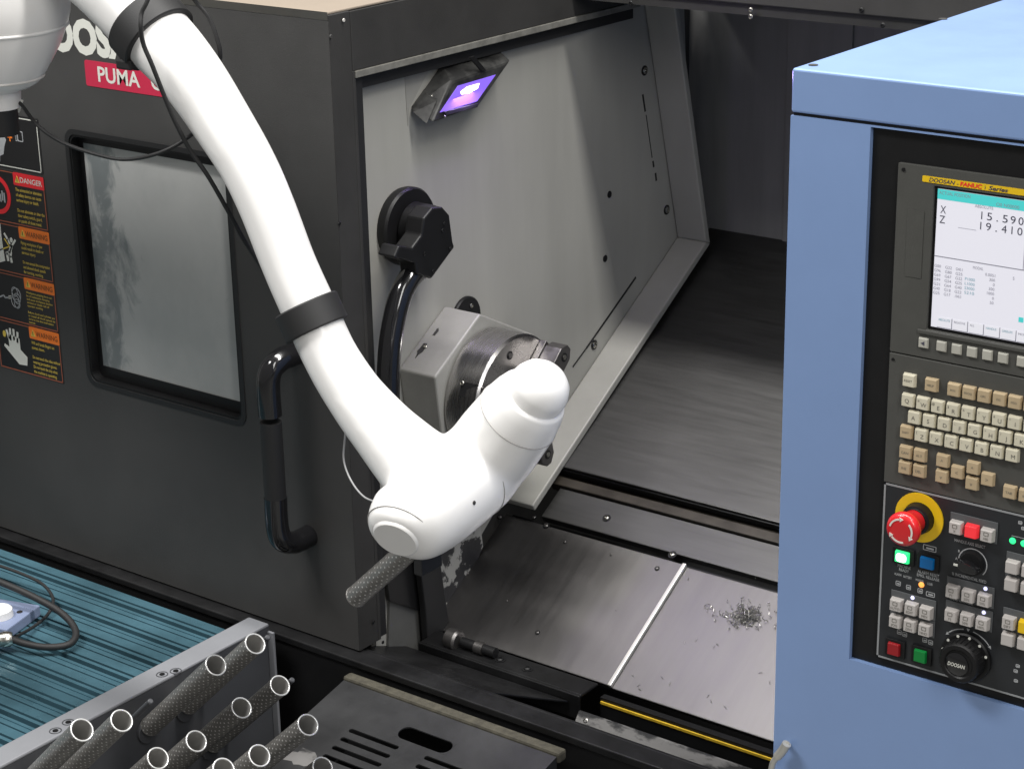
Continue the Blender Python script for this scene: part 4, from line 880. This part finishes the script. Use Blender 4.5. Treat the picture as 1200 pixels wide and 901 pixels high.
# ============================================================ tube rack
rk = thing('tube_rack', 'grey rack plate with slanted pegs beside the teal table', 'rack', (XP - .02, -.5, .30))
RT = .8315
MB().box((XP - .0445, -1.30, RT - .006), (XP, -.052, RT)).build('top_flange', 'rackgrey', rk, bevel=.0025)
MB().box((XP - .006, -1.30, .30), (XP - .0005, -.053, RT - .006)).build('side_plate', 'rackdark', rk)
MB().box((XP - .044, -.058, .30), (XP - .0062, -.0525, RT - .006)).build('end_plate', 'rackdark', rk)
MB().box((XP - .0004, -.0575, .30), (XP + .012, -.0525, RT - .012)).build('end_flange', 'rackgrey', rk, bevel=.001)
MB().box((XP - .0445, -1.30, .30), (XP - .040, -.06, RT - .0065)).build('side_plate', 'rackdark', rk)
for x, y in ((206, 786), (190, 790), (80, 846), (65, 856)):
    p = pz(RT, x, y); MB().ring(p + V((0, 0, .0002)), (0, 0, 1), .0085, .0009, 28, 6).build('screw_recess', 'rackdark', rk); MB().cyl(p + V((0, 0, .0003)), p + V((0, 0, .0012)), .0042, 16).build('screw', 'black', rk)
def peg(b, ln, r, washer=True):
    foot = b - TD * ((b.x - XP) / TD.x)
    o = MB().cyl(foot - TD * .004, b + TD * ln, r, 16, ch=.0015).build('peg', 'rackdark', rk, smooth=True)
    if washer: MB().cyl(foot + V((-.0005, 0, 0)), foot + V((.006, 0, 0)), .021, 28, ch=.001).build('peg_collar', 'rackdark', o, smooth=True)
for b in bases: peg(b, .06, .0085)
for x, y in ((177, 821), (314.5, 746), (343, 796)):
    tip = px(XP + .18, x, y); peg(tip - TD * .1, .1, .0042, False)
q_ = px(XP + .010 + .2 * TD.x, 177, 830)

# ============================================================ profile table
tb = thing('profile_table', 'teal anodised aluminium profile table top beside the machine', 'table', (-.95, -.6, 0))
TZ = .797
YB0 = -.056
pw = .060
for k in range(18):
    y1 = YB0 - k * pw; y0 = y1 - pw
    # each extrusion: two lands with a T slot and small grooves between
    pr = [(y0 + .0012, TZ - .03), (y0 + .0012, TZ - .0010), (y0 + .0022, TZ), (y0 + .0090, TZ), (y0 + .0090, TZ - .0020), (y0 + .0112, TZ - .0020), (y0 + .0112, TZ), (y0 + .0170, TZ), (y0 + .0172, TZ - .026), (y0 + .0270, TZ - .026), (y0 + .0272, TZ), (y0 + .0335, TZ), (y0 + .0337, TZ - .014), (y0 + .0382, TZ - .014), (y0 + .0384, TZ), (y1 - .0030, TZ), (y1 - .0012, TZ - .0018), (y1 - .0012, TZ - .03)]
    MB().prism([V((-1.75, y, z)) for y, z in pr], (1.75 + XP - .046, 0, 0)).build('profile', 'teal', tb)
MB().box((-1.75, YB0 - 18 * pw, TZ - .06), (XP - .046, YB0, TZ - .031)).build('frame', 'tealdark', tb)
for x in (-1.70, -.26):
    for y in (YB0 - .04, YB0 - 18 * pw + .04): MB().box((x - .03, y - .03, 0), (x + .03, y + .03, TZ - .061)).build('leg', 'rackgrey', tb, bevel=.003)
# block with ring, connector and cable loop on the table
dv = thing('mounting_block', 'blue grey block with white ring and metal plug on the teal table', 'mounting block', (-.58, -.26, TZ))
e1 = pz(.816, 47, 709); e2 = pz(.816, 8, 738)
bl = [e1, e2, e2 + (e2 - e1).normalized().cross(V((0, 0, 1))) * .16, e1 + (e2 - e1).normalized().cross(V((0, 0, 1))) * .16]
if bl[2].x > e2.x: bl = [e1, e2, e2 - (bl[2] - e2), e1 - (bl[3] - e1)]
MB().prism([V((p.x, p.y, TZ + .0005)) for p in bl], (0, 0, .019)).build('block', 'plateblue', dv, bevel=.002)
rc = pz(.816, -1, 722)
MB().lathe((rc.x, rc.y, .8167), (0, 0, 1), [(0, .0235), (.012, .0225), (.014, .020), (.014, .010), (.008, .009), (.008, 0)], 40).build('ring', 'white', dv, smooth=True)
p = pz(.8165, 23, 717); MB().cyl(p, p + V((0, 0, .001)), .005, 16).build('block_screw', 'jaw', dv)
c0 = pz(.818, -8, 750); c3 = pz(.818, 15, 748)
MB().lathe(c0, c3 - c0, [(0, .011), (.008, .013), (.012, .0115), (.018, .013), (.026, .0125), ((c3 - c0).length, .010)], 24).build('plug', 'silver', dv, smooth=True)
MB().tube([pz(.818, 13, 748), pz(.816, 30, 754), pz(.812, 55, 758), pz(.811, 80, 755), pz(.815, 89, 744), pz(.822, 84, 730), pz(.832, 68, 715), pz(.842, 45, 702), pz(.852, 20, 690), pz(.86, -10, 678), pz(.86, -40, 668)], .0058, 14).build('thick_cable', 'rubber', dv, smooth=True)
MB().tube([pz(.814, 20, 745), pz(.806, 38, 735), pz(.806, 54, 722), pz(.812, 62, 708), pz(.815, 60, 696), pz(.82, 48, 683), pz(.825, 25, 672), pz(.83, 0, 663), pz(.83, -30, 655)], .0028, 10).build('thin_cable', 'rubber', dv, smooth=True)

# ============================================================ slotted chute cover
cv = thing('slotted_cover', 'black slotted sheet metal cover below the machine opening', 'cover', (.22, -.2, .60))
def cpix(x, y):
    n = V((0, -dzs, 1)); d = V(ray(x, y)); t = n.dot(c00 - V(CP)) / n.dot(d); return V(CP) + d * t
ye0 = -.52
# slots read off the sheet: (left pixel, right pixel, half width)
sl = []
for a_, b_, hw_ in (((408, 856), (468, 875), .0042), ((398, 866), (458, 885), .0042), ((388, 876), (448, 895), .0042), ((377, 886), (437, 905), .0042), ((366, 896), (427, 916), .0042), ((467, 857), (530, 876), .0135), ((496, 888), (560, 908), .0042), ((486, 898), (550, 918), .0042)):
    A = cpix(*a_); B = cpix(*b_); sl.append((min(A.x, B.x), max(A.x, B.x), (A.y + B.y) / 2, hw_))
holes = sl
# sheet: built as strips between slot rows so that every slot is a real opening
ys_ = sorted({round(s[2] + d, 5) for s in holes for d in (-s[3], s[3])} | {c00.y, ye0}, reverse=True)
mb = MB(); nseg = 6
for ya, yb in zip(ys_[:-1], ys_[1:]):
    ym = (ya + yb) / 2; cuts = sorted((s[0], s[1]) for s in holes if abs(ym - s[2]) < s[3])
    x = CXa
    for s0, s1 in cuts + [(CXb, CXb)]:
        if s0 > x + 1e-5: mb.prism([cp(x, ya), cp(s0, ya), cp(s0, yb), cp(x, yb)], (0, 0, -.002))
        x = max(x, s1)
mb.build('sheet', 'cover', cv)
for s in holes:                              # rounded slot ends
    for ex, sg in ((s[0], 1), (s[1], -1)):
        mb = MB(); hw_ = s[3]; arc = [cp(ex + sg * (hw_ - hw_ * math.cos(a)), s[2] + hw_ * math.sin(a), .0002) for a in [math.pi / 2 * k / 5 for k in range(6)]]
        mb.prism(arc + [cp(ex - sg * .0003, s[2] + hw_, .0002)], (0, 0, -.0022)); arc = [cp(ex + sg * (hw_ - hw_ * math.cos(a)), s[2] - hw_ * math.sin(a), .0002) for a in [math.pi / 2 * k / 5 for k in range(6)]]
        mb.prism(arc + [cp(ex - sg * .0003, s[2] - hw_, .0002)], (0, 0, -.0022)); mb.build('slot_corner', 'cover', cv)
MB().prism([cp(CXa, c00.y), cp(CXa, ye0), cp(CXa, ye0, -.12), cp(CXa, c00.y, -.12)], (-.002, 0, 0)).build('side_skirt', 'cover', cv)
MB().prism([cp(CXb, c00.y), cp(CXb, ye0), cp(CXb, ye0, -.12), cp(CXb, c00.y, -.12)], (.002, 0, 0)).build('side_skirt', 'cover', cv)
MB().prism([cp(CXa, c00.y - .01, -.125), cp(CXb, c00.y - .01, -.125), cp(CXb, ye0, -.125), cp(CXa, ye0, -.125)], (0, 0, -.01)).build('drip_tray', 'black', cv)
MB().box((CXa - .005, c00.y + .0005, c00.z - .012), (CXb + .006, c00.y + .020, c00.z + .006)).build('foam_seal', 'foam', cv, bevel=.004)
random.seed(5); pts = []
c_ = cpix(352, 888)
for k in range(16):
    a = 2 * math.pi * k / 16; r = random.uniform(.6, 1.2); x = c_.x + math.cos(a) * .028 * r; y = c_.y + math.sin(a) * .018 * r; pts.append(cp(x, y, .0003))
MB().prism(pts, (0, 0, .0004)).build('bare_patch', 'peeled2', cv)
